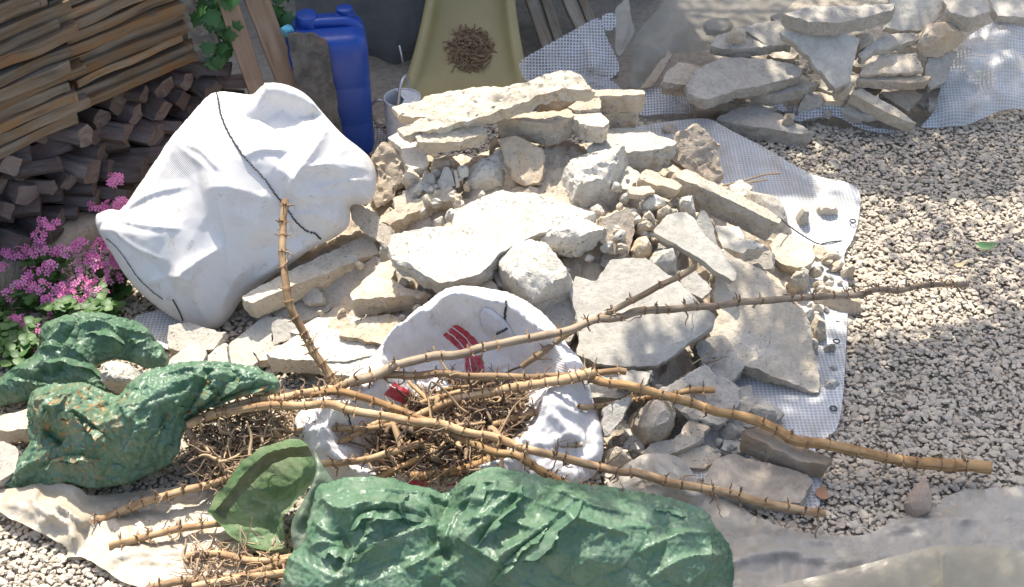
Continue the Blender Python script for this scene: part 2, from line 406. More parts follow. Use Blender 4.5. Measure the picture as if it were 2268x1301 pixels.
S('dark slab at the back of the hole under the long slab', [(680,640),(770,600),(835,570),(860,600),(780,660),(770,700),(690,705)], ay=-.9, t=.05, lift=-.08, mat='G')
K('small grey stone in the gap right of the long slab', [(835,540),(860,540),(865,560),(862,578),(842,572)], ay=-.6, t=.05, lift=.04, mat='G')
S('thin slab in the hollow above the ochre slab', [(690,710),(745,700),(800,690),(860,690),(800,708),(765,720),(700,722)], ay=-.3, t=.04, lift=-.03, mat='G')
# --- right side of the main heap
S('largest smooth grey slab with hairline cracks right of the open sack', [(1262,648),(1275,612),(1318,628),(1350,576),(1430,571),(1500,620),(1560,680),(1585,700),(1580,722),(1530,758),(1455,812),(1380,812),(1320,805),(1278,788),(1283,720)], ay=-.5, t=.055, lift=.10, mat='L', rough=.005, und=.002, edge=.005)
S('big pitted slab leaning at the right foot of the heap', [(1590,575),(1600,555),(1640,575),(1690,600),(1720,630),(1745,652),(1790,700),(1800,760),(1815,830),(1812,872),(1760,850),(1700,830),(1641,805),(1600,795),(1571,738),(1590,700),(1582,660)], ay=-.5, ax=.12, t=.125, lift=.11, mat='C', rough=.009, und=.004)
S('tilted grey slab fragment between the smooth grey slab and the long beam', [(1450,512),(1475,475),(1520,468),(1548,500),(1600,560),(1630,605),(1626,622),(1590,605),(1545,570),(1490,535),(1460,520)], ay=-.5, ax=.1, t=.035, lift=.18, mat='L', rough=.003)
S('triangular pale shard leaning behind the tilted grey fragment', [(1535,508),(1557,466),(1575,490),(1592,540),(1600,556),(1575,550)], ay=-1.0, t=.025, lift=.17, mat='L', rough=.003)
K('rough stub of concrete on the upper corner of the smooth grey slab', [(1436,566),(1455,544),(1490,552),(1500,598),(1485,615),(1440,592)], ay=-.7, t=.07, lift=.14, mat='G')
S('narrow offcut wedged between the two big slabs on the right', [(1497,602),(1530,592),(1578,640),(1555,662),(1520,642)], ay=-.6, t=.05, lift=.13, mat='L', rough=.004)
S('long straight beam of concrete sloping down to the right', [(1496,380),(1520,374),(1600,415),(1690,458),(1732,486),(1724,495),(1640,456),(1560,418),(1500,392)], ay=-.15, ax=.35, t=.10, lift=.12, mat='C', rough=.006)
S('short beam offcut left of the long concrete beam', [(1415,388),(1432,377),(1500,403),(1512,412),(1500,422),(1420,400)], ay=-.25, ax=.2, t=.05, lift=.10, mat='C', rough=.006)
S('tan slab piece under the upper end of the long beam', [(1508,395),(1520,375),(1565,412),(1560,430),(1530,420)], ay=-.5, t=.04, lift=.06, mat='T')
K('smooth grey boulder on the netting behind the long beam', [(1622,432),(1668,397),(1722,398),(1770,436),(1778,470),(1760,505),(1720,512),(1670,470)], z=.17, ay=-.5, t=.15, inset=.3, rise=.03, rough=.007, mat='G')
K('grey stone touching the right of the smooth grey boulder', [(1765,455),(1785,450),(1802,472),(1790,490),(1768,500)], z=.09, ay=-.5, t=.08, rough=.006, mat='G')
K('elongated pale stone lying alone on the netting', [(1802,462),(1812,448),(1850,446),(1868,462),(1850,474),(1808,474)], z=.07, ay=-.3, t=.05, inset=.3, rise=.02, mat='C')
S('white slab in the shadow below the long beam', [(1585,502),(1636,502),(1652,530),(1690,545),(1640,562),(1600,548)], ay=-.2, t=.06, lift=.04, mat='W')
S('cream flat stone at the right foot of the long beam', [(1708,545),(1728,516),(1760,525),(1800,548),(1806,572),(1790,590),(1740,590),(1715,572)], ay=-.35, t=.06, lift=.03, mat='C')
K('small tan stone on the netting edge right of the cream flat stone', [(1815,570),(1830,562),(1856,570),(1860,582),(1820,586)], z=.05, ay=-.3, t=.04, mat='C')
K('brown pebble sized stone at the netting edge beside the gravel', [(1860,602),(1875,588),(1893,590),(1892,612),(1866,615)], z=.05, ay=-.5, t=.05, mat='T')
K('tan stones left over at the corner of the big pitted slab', [(1742,610),(1765,598),(1795,612),(1790,632),(1755,640)], ay=-.5, t=.05, lift=.02, mat='C')
K('rough brown stone under the tip of the long cane', [(1798,650),(1825,630),(1875,635),(1925,660),(1920,682),(1880,690),(1820,670)], z=.06, ay=-.35, t=.07, mat='T')
K('rounded pale stone at the outer edge of the big pitted slab', [(1778,700),(1798,682),(1803,705),(1788,725)], z=.15, ay=-.6, t=.05, mat='L', rough=.004)
K('lumpy stone beside the netting right of the big pitted slab', [(1800,700),(1825,690),(1835,720),(1825,760),(1805,755)], z=.08, ay=-.5, t=.08, mat='C')
K('greenish stone on the netting low on the right', [(1825,770),(1850,765),(1856,778),(1830,780)], z=.04, ay=-.3, t=.04, mat='T')
S('smooth tan stone standing steeply in the middle of the heap', [(1335,482),(1390,460),(1404,478),(1402,530),(1388,568),(1350,560),(1325,530)], ay=-1.1, ax=.3, t=.08, lift=.06, mat='T', rough=.004, und=.004)
K('cream and orange stone below the smooth tan stone', [(1395,575),(1405,535),(1425,515),(1448,525),(1445,552),(1432,575)], ay=-.7, t=.07, lift=.07, mat='O')
K('rounded cream lump among small rubble below the beam offcut', [(1405,500),(1418,485),(1445,492),(1450,515),(1425,518),(1405,515)], ay=-.7, t=.06, lift=.06, mat='C')
K('white roundish stone at the head of the tilted grey fragment', [(1502,452),(1515,430),(1535,435),(1542,455),(1528,472),(1508,470)], ay=-.7, t=.06, lift=.13, mat='W')
K('angular white lump between the boulder and the beam offcut', [(1408,450),(1430,430),(1470,428),(1482,450),(1450,468),(1420,466)], ay=-.6, t=.07, lift=.08, rough=.012, mat='W')
K('cream rubble lump left of the white roundish stone', [(1415,478),(1425,462),(1455,470),(1455,495),(1430,498)], ay=-.7, t=.06, lift=.08, mat='C')
K('small faceted stone just above the tilted grey fragment', [(1454,470),(1475,450),(1492,455),(1488,475),(1460,486)], ay=-.6, t=.05, lift=.12, rough=.005, mat='T')
S('thin flat chip resting above the cream rubble', [(1392,415),(1440,412),(1450,425),(1420,432),(1393,428)], ay=-.3, t=.03, lift=.10, mat='C')
# --- foot of the main heap
S('grey slab in shade below the smooth grey slab', [(1450,870),(1500,840),(1560,815),(1632,852),(1640,890),(1625,910),(1590,945),(1530,925),(1490,900)], z=.16, ay=-.55, t=.08, mat='G', rough=.009, und=.006)
K('round knobbly boulder at the foot of the heap beside the open sack', [(1388,930),(1400,905),(1425,892),(1470,888),(1500,900),(1515,925),(1505,955),(1470,980),(1430,978),(1400,958)], z=.16, ay=-.75, t=.14, inset=.35, rise=.05, rough=.009, mat='T')
S('brown flat stone in front of the round knobbly boulder', [(1415,1005),(1440,985),(1490,972),(1530,930),(1572,945),(1550,980),(1500,1000),(1480,1010)], z=.09, ay=-.4, t=.06, mat='T')
S('grey slab leaning between the open sack and the round boulder', [(1335,905),(1365,890),(1396,880),(1385,920),(1350,965),(1338,965)], z=.17, ay=-.8, t=.06, mat='G')
S('broken grey edge below the smooth grey slab near the cane ends', [(1378,822),(1412,822),(1446,822),(1432,852),(1400,862),(1370,845)], z=.20, ay=-.3, t=.06, mat='G', rough=.011)
K('dark stone in the gap left of the round boulder', [(1350,975),(1370,958),(1394,965),(1393,990),(1360,995)], z=.06, ay=-.6, t=.07, mat='B')
K('cream crumbly stone beside the right flap of the open sack', [(1340,990),(1360,985),(1385,1000),(1402,1030),(1380,1045),(1345,1040)], z=.06, ay=-.5, t=.06, mat='C', rough=.012)
K('pale shell shaped stone under the corner of the big pitted slab', [(1645,922),(1670,904),(1700,906),(1732,925),(1715,935),(1670,930)], z=.08, ay=-.4, t=.05, mat='G')
K('grey lump of old mortar beside the masonry block', [(1582,965),(1600,942),(1640,935),(1660,960),(1640,990),(1600,985)], z=.06, ay=-.45, t=.06, mat='G', rough=.012)
for i, q in enumerate([[(1572,985),(1592,970),(1606,980),(1598,998)],[(1600,1000),(1622,985),(1640,1000),(1618,1012)],[(1540,985),(1555,972),(1566,990),(1550,1000)],[(1570,1002),(1590,1000),(1600,1012),(1580,1020)],[(1625,975),(1640,968),(1655,980),(1640,992)]]):
    K('small grey stone in the cluster on the netting beside the masonry block', q, z=.035, ay=-.5, t=.035, mat='G', rough=.005, group='small grey stones by the masonry block')
bb = rock('masonry_block', 'brown block of two old bricks joined with pale mortar under the long cane', 'masonry block', [(1650,950),(1700,948),(1760,985),(1842,1015),(1832,1030),(1775,1022),(1700,985),(1655,962)], z=.13, ay=-.2, ax=.1, t=.095, mat='R', rough=.005)
rock('paving_stone', 'tan paving slab smeared with dark bitumen at the foot of the heap', 'paving slab', [(1585,1020),(1625,1005),(1790,1052),(1802,1066),(1772,1115),(1680,1105),(1555,1070)], z=.075, ay=-.12, t=.075, mat='P', rough=.003, und=.001)
# --- left foreground
S('cream slab corner at the left edge of the picture below the green bag', [(-40,925),(20,918),(62,905),(62,950),(20,955),(-40,950)], z=.10, ay=-.1, t=.06, mat='C')
S('grey stone slab at the left edge in front of the green bag', [(-40,985),(10,975),(42,995),(40,1040),(0,1065),(-40,1070)], z=.10, ay=-.3, t=.06, mat='G')
# --- shaded heap at the back right
S('wide flat slab in front of the shaded back heap', [(1520,192),(1545,152),(1600,128),(1700,130),(1780,150),(1770,170),(1640,200),(1560,222),(1525,208)], z=.24, ay=-.25, t=.06, mat='G', und=.006)
S('slab half hidden at the left end of the shaded back heap', [(1470,165),(1505,138),(1550,146),(1530,190),(1500,188),(1468,182)], z=.20, ay=-.2, t=.07, mat='T')
S('slab carrying a small chip on the shaded back heap', [(1572,102),(1590,78),(1640,64),(1700,62),(1738,92),(1700,104),(1610,110)], z=.30, ay=-.2, t=.05, mat='G')
K('small pointed chip lying on a slab of the shaded back heap', [(1606,84),(1628,58),(1648,58),(1650,86),(1630,92)], z=.35, ay=-.6, t=.03, inset=.4, rise=.02, mat='C', rough=.004)
S('big triangular slab leaning point down on the shaded back heap', [(1728,72),(1742,50),(1800,52),(1872,74),(1903,86),(1893,120),(1882,180),(1850,196),(1822,165),(1780,115)], z=.34, ay=-.85, ax=-.15, t=.06, mat='L', rough=.006)
S('long thin slab on top of the shaded back heap', [(1735,32),(1800,14),(1880,14),(1985,8),(1972,24),(1900,42),(1860,50),(1790,48)], z=.47, ay=-.15, t=.07, mat='G')
S('slab standing upright behind the long thin slab of the back heap', [(1962,60),(1975,-20),(2075,-20),(2088,32),(2045,66),(2000,70)], z=.40, ay=-.9, t=.06, mat='L')
K('rusty brown stone near the top of the shaded back heap', [(2032,66),(2078,34),(2135,45),(2146,72),(2092,104),(2045,112)], z=.38, ay=-.5, t=.07, mat='O')
S('upper right slab of the back heap beside the netting sheet', [(2088,2),(2120,-20),(2182,-8),(2195,24),(2150,38),(2105,28)], z=.48, ay=-.3, t=.09, mat='G')
K('rough stone right of the big triangular slab', [(1895,80),(1935,70),(1930,105),(1898,118)], z=.33, ay=-.5, t=.06, mat='T')
S('thin long slab below the rusty brown stone', [(1900,118),(1960,76),(2030,74),(2035,88),(1940,112),(1908,128)], z=.33, ay=-.3, t=.04, mat='G')
S('cream slab of two layers in the middle of the back heap', [(1920,142),(1958,122),(2030,118),(2046,158),(1990,163),(1902,164)], z=.27, ay=-.35, t=.02, mat='C')
S('thin slab under the two layered cream slab', [(1895,176),(1915,166),(2000,166),(2062,170),(2050,182),(1990,184)], z=.23, ay=-.15, t=.04, mat='T')
S('rounded grey stone leaning beside the netting sheet', [(2048,165),(2062,112),(2085,104),(2118,116),(2095,180),(2060,200)], z=.25, ay=-.9, t=.05, mat='G')
S('long narrow offcut sloping down to the netting hem on the back heap', [(1886,206),(1905,194),(1980,236),(2032,274),(2016,272),(1960,248)], z=.14, ay=-.3, ax=.2, t=.06, mat='C', rough=.004)
S('brown stone behind the long narrow offcut', [(1950,205),(2020,200),(2044,210),(2012,246),(1985,230)], z=.13, ay=-.6, t=.05, mat='B')
S('thin slab above the netting strip of the back heap', [(1650,198),(1700,180),(1780,176),(1812,186),(1780,200),(1700,212)], z=.18, ay=-.2, t=.05, mat='G')
K('grey stone resting on the netting strip of the back heap', [(1748,234),(1770,206),(1830,196),(1850,212),(1832,236),(1760,252)], z=.11, ay=-.4, t=.08, mat='G')
S('flat slab at the front of the back heap beside the shaded gravel', [(1588,262),(1640,238),(1700,240),(1760,272),(1800,294),(1775,298),(1700,284),(1602,270)], z=.09, ay=-.12, t=.07, mat='G')
S('brown slab under the wide flat slab of the back heap', [(1535,232),(1600,226),(1650,234),(1655,246),(1540,246)], z=.07, ay=-.1, t=.05, mat='B')
K('round stone lying on the flat front slab of the back heap', [(1730,262),(1742,252),(1760,258),(1756,274),(1735,274)], z=.11, ay=-.5, t=.03, rough=.004, mat='T')
S('narrow stone strip leaning left of the back heap', [(1480,112),(1492,120),(1442,194),(1418,196)], z=.15, ay=-.8, t=.025, mat='T', rough=.003)
K('small stone in front of the netting behind the heap', [(1468,300),(1478,268),(1490,275),(1502,300),(1485,306)], z=.05, ay=-.6, t=.04, mat='T')
K('cream stone under the point of the triangular slab', [(1848,198),(1858,182),(1888,180),(1885,200),(1865,210)], z=.2, ay=-.5, t=.05, mat='C')
S('grey slab filling the gap behind the two layered cream slab', [(1905,150),(1930,120),(1990,112),(2050,112),(2062,150),(2040,180),(1920,180)], z=.2, ay=-.3, t=.05, mat='G')
S('grey slab at the upper right corner of the back heap', [(2190,-10),(2240,-20),(2300,-10),(2290,40),(2210,35)], z=.42, ay=-.4, t=.06, mat='L')
S('grey slab tucked behind the carried chip slab', [(1640,62),(1720,44),(1760,60),(1750,100),(1700,100)], z=.32, ay=-.4, t=.05, mat='G')
# --- more pieces filling the gaps left of the middle and at the foot
S('pale slab edge running under the ochre slab and the open sack', [(640,735),(700,705),(760,700),(800,705),(760,740),(690,750)], ay=-.35, t=.06, lift=.0, mat='W')
S('grey slab end deep in the hollow below the long slab', [(600,690),(660,655),(720,640),(740,680),(680,710),(620,715)], ay=-.4, t=.06, lift=-.03, mat='G')
S('cream offcut between the upright grey block and the white slab', [(560,775),(600,758),(640,770),(620,790),(575,800)], ay=-.3, t=.05, lift=.03, mat='C')
S('dusty slab corner left of the smooth pale slab', [(450,800),(480,770),(500,760),(505,800),(480,820)], z=.08, ay=-.4, t=.05, mat='W')
S('pale slab under the left rim of the open sack', [(700,800),(790,790),(850,760),(870,790),(800,830),(720,830)], ay=-.3, t=.05, lift=.03, mat='W')
S('thick cream slab under the squat white boulder', [(1000,640),(1090,620),(1130,680),(1060,700),(980,690)], ay=-.3, t=.08, lift=.04, mat='C')
S('grey slab between the squat white boulder and the smooth grey slab', [(1180,690),(1270,640),(1290,700),(1260,760),(1200,730)], ay=-.5, t=.06, lift=.03, mat='G')
S('pale slab in the gap below the middle of the smooth grey slab', [(1300,830),(1390,815),(1430,840),(1380,880),(1310,880)], z=.15, ay=-.4, t=.06, mat='L')
S('slab in shade between the two big right hand slabs', [(1540,760),(1600,740),(1650,810),(1620,850),(1560,830)], z=.13, ay=-.5, t=.08, mat='G')
S('grey slab behind the masonry block', [(1600,890),(1680,880),(1740,915),(1700,945),(1620,945)], z=.07, ay=-.35, t=.06, mat='G')
S('flat pale stone between the masonry block and the round boulder', [(1500,1000),(1570,985),(1600,1010),(1560,1040),(1505,1030)], z=.05, ay=-.3, t=.05, mat='C')
S('cream slab end right below the standing brown slab', [(870,440),(910,420),(940,440),(920,470),(880,480)], ay=-.5, t=.06, lift=.02, mat='C')
S('pale flat chip left of the rough white boulder', [(1125,425),(1195,440),(1210,455),(1150,450)], ay=-.4, t=.05, lift=.05, mat='W')
fill_rs = np.random.RandomState(21); nf = 0
while nf < 46:
    px, py = [(fill_rs.uniform(560, 1000), fill_rs.uniform(560, 800)), (fill_rs.uniform(1280, 1640), fill_rs.uniform(400, 620)), (fill_rs.uniform(1330, 1650), fill_rs.uniform(820, 1000)), (fill_rs.uniform(860, 1300), fill_rs.uniform(350, 640)), (fill_rs.uniform(1620, 1820), fill_rs.uniform(540, 760))][nf % 5]
    r = fill_rs.uniform(24, 52); a0 = fill_rs.uniform(0, 6); m_ = fill_rs.randint(5, 8)
    q = [(px+r*fill_rs.uniform(.65, 1.2)*math.cos(a0+k*6.283/m_), py+.7*r*fill_rs.uniform(.65, 1.2)*math.sin(a0+k*6.283/m_)) for k in range(m_)]
    rock('concrete_fragment', 'flat pale piece of rubble wedged underneath the larger slabs of the heap', 'slab', q, ax=fill_rs.uniform(-.4, .4), ay=fill_rs.uniform(-.8, -.1), t=fill_rs.uniform(.03, .07), lift=fill_rs.uniform(-.035, .0), rough=.009, mat=fill_rs.choice(['W', 'C', 'L', 'G', 'T']), group='flat pieces wedged under the larger slabs', **({'z': .05} if py > 820 else {})); nf += 1
back_rs = np.random.RandomState(33); nb_ = 0
while nb_ < 24:
    px, py = back_rs.uniform(1560, 2150), back_rs.uniform(20, 240); r = back_rs.uniform(30, 62); a0 = back_rs.uniform(-.3, .3)
    q = [(px+r*back_rs.uniform(.8, 1.2)*math.cos(a0+k*6.283/6), py+.42*r*back_rs.uniform(.7, 1.2)*math.sin(a0+k*6.283/6)) for k in range(6)]
    rock('concrete_fragment', 'thin flat slab packed between the larger slabs of the shaded back heap', 'slab', q, ax=back_rs.uniform(-.2, .2), ay=back_rs.uniform(-.35, -.05), t=back_rs.uniform(.025, .045), lift=back_rs.uniform(-.02, .03), rough=.007, mat=back_rs.choice(['L', 'G', 'C', 'L']), group='thin slabs packed into the back heap'); nb_ += 1
# --- small loose fragments, one object each
rs = np.random.RandomState(5); frag = 0
while frag < 290:
    zone = rs.rand(); crumb = False
    if zone < .25: px, py = rs.normal(1440, 60), rs.normal(480, 50)
    elif zone < .38: px, py = rs.uniform(1340, 1660), rs.uniform(830, 1010)
    elif zone < .55: px, py = rs.normal(960, 60), rs.normal(400, 35)
    elif zone < .7: px, py = rs.uniform(1780, 1870), rs.uniform(560, 860)
    elif zone < .85: px, py = rs.uniform(600, 1300), rs.uniform(560, 800)
    else: px, py = rs.uniform(1600, 1900), rs.uniform(110, 260)
    if crumb: zone = .6; px, py = rs.uniform(1310, 1480), rs.uniform(582, 650)
    r = rs.uniform(2.5, 7) if crumb else rs.uniform(6, 17); a0 = rs.uniform(0, 6); m = rs.randint(5, 8)
    q = [(px+r*rs.uniform(.7, 1.2)*math.cos(a0+k*6.283/m), py+.75*r*rs.uniform(.7, 1.2)*math.sin(a0+k*6.283/m)) for k in range(m)]
    p0 = hp(px, py); zz = None
    rock('rubble_fragment', 'small loose fragment lying between the larger slabs of the heap', 'rubble', q, ax=rs.uniform(-.4, .4), ay=rs.uniform(-.9, -.1), t=min(.025, r/520), lift=.104 if crumb else rs.uniform(.02, .06) if zone < .7 else .015,
         inset=.25, rise=min(.01, r/1300), rough=min(.004, r/2600), mat=rs.choice(['W', 'C', 'T', 'L']) if zone < .85 else 'G', s=.008, group='small loose rubble fragments')
    frag += 1
# --- fine debris under the slabs
def debris_h(x, y):
    p = np.stack([x, y, np.zeros_like(x)], 1)
    return heap(x, y) - .07 + .03*ridged(p*14, 4) + .03*fbm(p*30, 5, .75)
V, Fc = grid_mesh(-1.35, 1.5, -1.1, 1.05, .014, debris_h, lambda V: V[:, 2] > -.05)
tag(mesh_obj('fine_debris', V, Fc, MC['T'], loc=(.2, .2, 0), sharp=50), kind='stuff', label='fine broken debris filling the gaps under the slabs', cat='debris')
# ---------------------------------------------------------------- ground and gravel
m = NT('ground_earth'); v = m.coord('Object', False)
c = m.mix(m.ramp(m.noise(v, 40, 5, .7), [(.35, 0.), (.65, 1.)]), (.22, .19, .15), (.33, .29, .23))
MGROUND = m.done(m.bsdf(c, .95, m.bump(m.noise(v, 80, 4), .8, .01)))
V, Fc = grid_mesh(-40, 40, -30, 50, 2., lambda x, y: np.zeros_like(x)-.012)
tag(mesh_obj('ground', V, Fc, MGROUND, loc=(0, 0, 0)), kind='structure')
m = NT('gravel_stone'); v = m.coord('Object', False)
g = m.n('ShaderNodeNewGeometry'); ri = g.outputs['Random Per Island']
c = m.ramp(ri, [(0., (.45, .385, .295)), (.25, (.50, .435, .34)), (.5, (.43, .37, .29)), (.7, (.54, .475, .38)), (.86, (.48, .40, .30)), (.95, (.40, .35, .29)), (1., (.58, .525, .435))])
c = m.mix(m.math('MULTIPLY', m.noise(v, 90, 4, .6), .4), c, (.38, .335, .275))
MGRAVEL = m.done(m.bsdf(c, .9, m.bump(m.noise(v, 160, 3), .4, .004), Specular_IOR_Level=.3))
def gravel():
    rs = np.random.RandomState(3)
    ph = (1+5**.5)/2
    ico = np.array([(-1, ph, 0), (1, ph, 0), (-1, -ph, 0), (1, -ph, 0), (0, -1, ph), (0, 1, ph), (0, -1, -ph), (0, 1, -ph), (ph, 0, -1), (ph, 0, 1), (-ph, 0, -1), (-ph, 0, 1)])/1.9
    tri = np.array([(0, 11, 5), (0, 5, 1), (0, 1, 7), (0, 7, 10), (0, 10, 11), (1, 5, 9), (5, 11, 4), (11, 10, 2), (10, 7, 6), (7, 1, 8), (3, 9, 4), (3, 4, 2), (3, 2, 6), (3, 6, 8), (3, 8, 9), (4, 9, 5), (2, 4, 11), (6, 2, 10), (8, 6, 7), (9, 8, 1)])
    s = .0142; xs, ys = np.meshgrid(np.arange(-2.6, 3.2, s), np.arange(-2.2, 3.3, s))
    p = np.stack([xs.ravel(), ys.ravel()], 1); p += rs.uniform(-.5*s, .5*s, p.shape)
    p = p[(heap(p[:, 0], p[:, 1]) < .06) & ~((p[:, 1] > 1.22) & (p[:, 0] < .82) & (p[:, 0] > -1.5))]
    # thin out what lies well outside the picture
    px, py = proj(np.c_[p, np.zeros(len(p))]); vis = (px > -250) & (px < W+420) & (py > -260) & (py < H+150)
    p = p[vis]
    n = len(p); size = rs.lognormal(math.log(.0086), .34, n).clip(.004, .021)
    # keep fewer where big
    V = ico[None]*rs.uniform(.62, 1.3, (n, 12, 1))*size[:, None, None]*np.stack([rs.uniform(.9, 1.5, n), rs.uniform(.75, 1.1, n), rs.uniform(.36, .62, n)], 1)[:, None]
    a = rs.uniform(0, 6.283, n); tx = rs.normal(0, .26, n); ty = rs.normal(0, .26, n)
    def rot(V, i, j, a):
        c, s_ = np.cos(a)[:, None], np.sin(a)[:, None]; x, y = V[..., i].copy(), V[..., j].copy()
        V[..., i] = c*x - s_*y; V[..., j] = s_*x + c*y
    rot(V, 1, 2, tx); rot(V, 0, 2, ty); rot(V, 0, 1, a)
    V[..., 0] += p[:, 0, None]; V[..., 1] += p[:, 1, None]
    V[..., 2] += (rs.uniform(-.004, .012, n) + .008*vnoise(np.c_[p*6, np.zeros(n)]))[:, None]
    Fi = (tri[None] + (np.arange(n)*12)[:, None, None]).reshape(-1, 3)
    me = bpy.data.meshes.new('gravel'); V = V.reshape(-1, 3)
    me.vertices.add(len(V)); me.vertices.foreach_set('co', V.astype(np.float32).ravel())
    me.loops.add(Fi.size); me.loops.foreach_set('vertex_index', Fi.astype(np.int32).ravel())
    me.polygons.add(len(Fi)); me.polygons.foreach_set('loop_start', np.arange(0, Fi.size, 3, dtype=np.int32)); me.polygons.foreach_set('loop_total', np.full(len(Fi), 3, np.int32))
    me.polygons.foreach_set('use_smooth', np.zeros(len(Fi), bool))
    me.update(calc_edges=True); me.validate()
    o = bpy.data.objects.new('gravel', me); link(o); me.materials.append(MGRAVEL)
    return tag(o, 'pale angular gravel covering the ground', 'gravel', kind='stuff')
gravel()
# ---------------------------------------------------------------- woodpile on the left
def mat_wood(name, c1, c2, c3=None, sx=3., sy=30., bump=.6, rough=.85, tint=True):
    m = NT(name); tc = m.n('ShaderNodeTexCoord'); oi = m.n('ShaderNodeObjectInfo')
    off = m.n('ShaderNodeCombineXYZ', i_0=m.math('MULTIPLY', oi.outputs['Random'], 31.), i_1=m.math('MULTIPLY', oi.outputs['Random'], 17.))
    mp = m.n('ShaderNodeMapping', i_Vector=tc.outputs['UV'], i_Scale=(sx, sy, 1)); m.set(mp.inputs['Location'], off)
    mp2 = m.n('ShaderNodeMapping', i_Vector=tc.outputs['UV'], i_Scale=(sx*2.2, sx*3.5, 1)); m.set(mp2.inputs['Location'], off)
    st = m.noise(mp.outputs[0], 1., 6, .65, .3); bl = m.noise(mp2.outputs[0], 1., 4, .6)
    c = m.mix(m.ramp(st, [(.38, 0.), (.62, 1.)]), c1, c2)
    if c3: c = m.mix(m.ramp(bl, [(.46, 0.), (.60, .9)]), c, c3)
    c = m.mix(m.math('MULTIPLY', m.ramp(st, [(.30, 1.), (.42, 0.)]), .75), c, tuple(x*.4 for x in c1))
    if tint: c = m.mix(1., c, m.ramp(oi.outputs['Random'], [(0., .7), (1., 1.25)]), 'MULTIPLY')
    return m.done(m.bsdf(c, rough, m.bump(m.math('ADD', st, m.math('MULTIPLY', bl, .5)), bump, .004), Specular_IOR_Level=.25))
WOOD = [mat_wood('weathered_board', (.12, .085, .056), (.20, .15, .10), (.20, .11, .05)),
        mat_wood('grey_board', (.115, .092, .068), (.20, .16, .12), (.16, .105, .06)),
        mat_wood('rusty_board', (.13, .088, .052), (.20, .14, .085), (.20, .10, .04))]
MEND = mat_wood('board_end', (.22, .10, .04), (.31, .16, .065), (.15, .065, .025), 20., 20.)
MFIRE = mat_wood('firewood_side', (.095, .078, .072), (.175, .148, .137), (.13, .085, .072), 4., 22.)
MFEND = mat_wood('firewood_end', (.12, .095, .085), (.195, .16, .14), (.14, .09, .075), 14., 14.)
MTIMB = mat_wood('timber', (.19, .13, .09), (.30, .22, .16), (.23, .16, .115), 2.5, 26.)
MDARK = mat_wood('dark_plank', (.20, .17, .13), (.31, .27, .21), (.24, .18, .12), 3., 24.)

def board(name, A, B, wdir, w, t, mats, label, cat, group=None, seed=0, skew=.0, wob=.006, n=26, parent=None):
    """plank from A to B; wdir = direction of its width; ends get the second material"""
    rs = np.random.RandomState(seed); A = np.asarray(A, float); B = np.asarray(B, float)
    L = np.linalg.norm(B-A); e = (B-A)/L; wd = np.asarray(wdir, float); wd = wd - e*(wd@e); wd /= np.linalg.norm(wd); td = np.cross(e, wd)
    sec = []
    for (a, b, k) in (((-1, -1), (1, -1), 6), ((1, -1), (1, 1), 4), ((1, 1), (-1, 1), 6), ((-1, 1), (-1, -1), 4)):
        for j in range(k): sec.append(np.array(a)+(np.array(b)-np.array(a))*j/k)
    sec = np.array(sec); m = len(sec)
    r = np.abs(sec).max(1); sec = sec*(1-.10*np.clip(np.hypot(sec[:, 0], sec[:, 1])-1.15, 0, 1)*2)[:, None]
    V = []; UV = []; sd = rs.uniform(0, 99)
    for i in range(n+1):
        u = i/n; x = u*L
        c = A + e*x + wd*wob*2*fbm([[x*3, sd, 0]], 2)[0] + td*wob*2*fbm([[x*3, sd, 9]], 2)[0]
        ww = w/2*(1+.10*fbm([[x*5, sd, 3]], 2)[0]); tt = t/2*(1+.16*fbm([[x*5, sd, 6]], 2)[0])
        q = sec*np.array([ww, tt]); d = wob*.6*fbm(np.c_[np.full(m, x*8), sec[:, 0]*1.5+sd, sec[:, 1]*1.5], 3)
        q = q*(1+d/(np.hypot(q[:, 0], q[:, 1])+1e-6))[:, None]
        sk = 0.
        if i == n: sk = skew*q[:, 0] + .006*fbm(np.c_[sec*2, np.full(m, sd)], 2)
        V.append(c + q[:, :1]*wd + q[:, 1:]*td + e*(sk if isinstance(sk, float) else sk[:, None]))
        UV.append(np.stack([np.full(m, x), np.arange(m)/m*(2*w+2*t)], 1))
    V = np.concatenate(V); UV = np.concatenate(UV); Fc = [(i*m+j, i*m+(j+1) % m, (i+1)*m+(j+1) % m, (i+1)*m+j) for i in range(n) for j in range(m)]
    Fc += [tuple(range(m-1, -1, -1)), tuple(range(n*m, n*m+m))]
    o = mesh_obj(name, V, Fc, mats[0], parent, sharp=40, uv=UV)
    if len(mats) > 1:
        o.data.materials.append(mats[1]); o.data.polygons[-1].material_index = 1; o.data.polygons[-2].material_index = 1
    if parent is None: tag(o, label, cat, group)
    return o

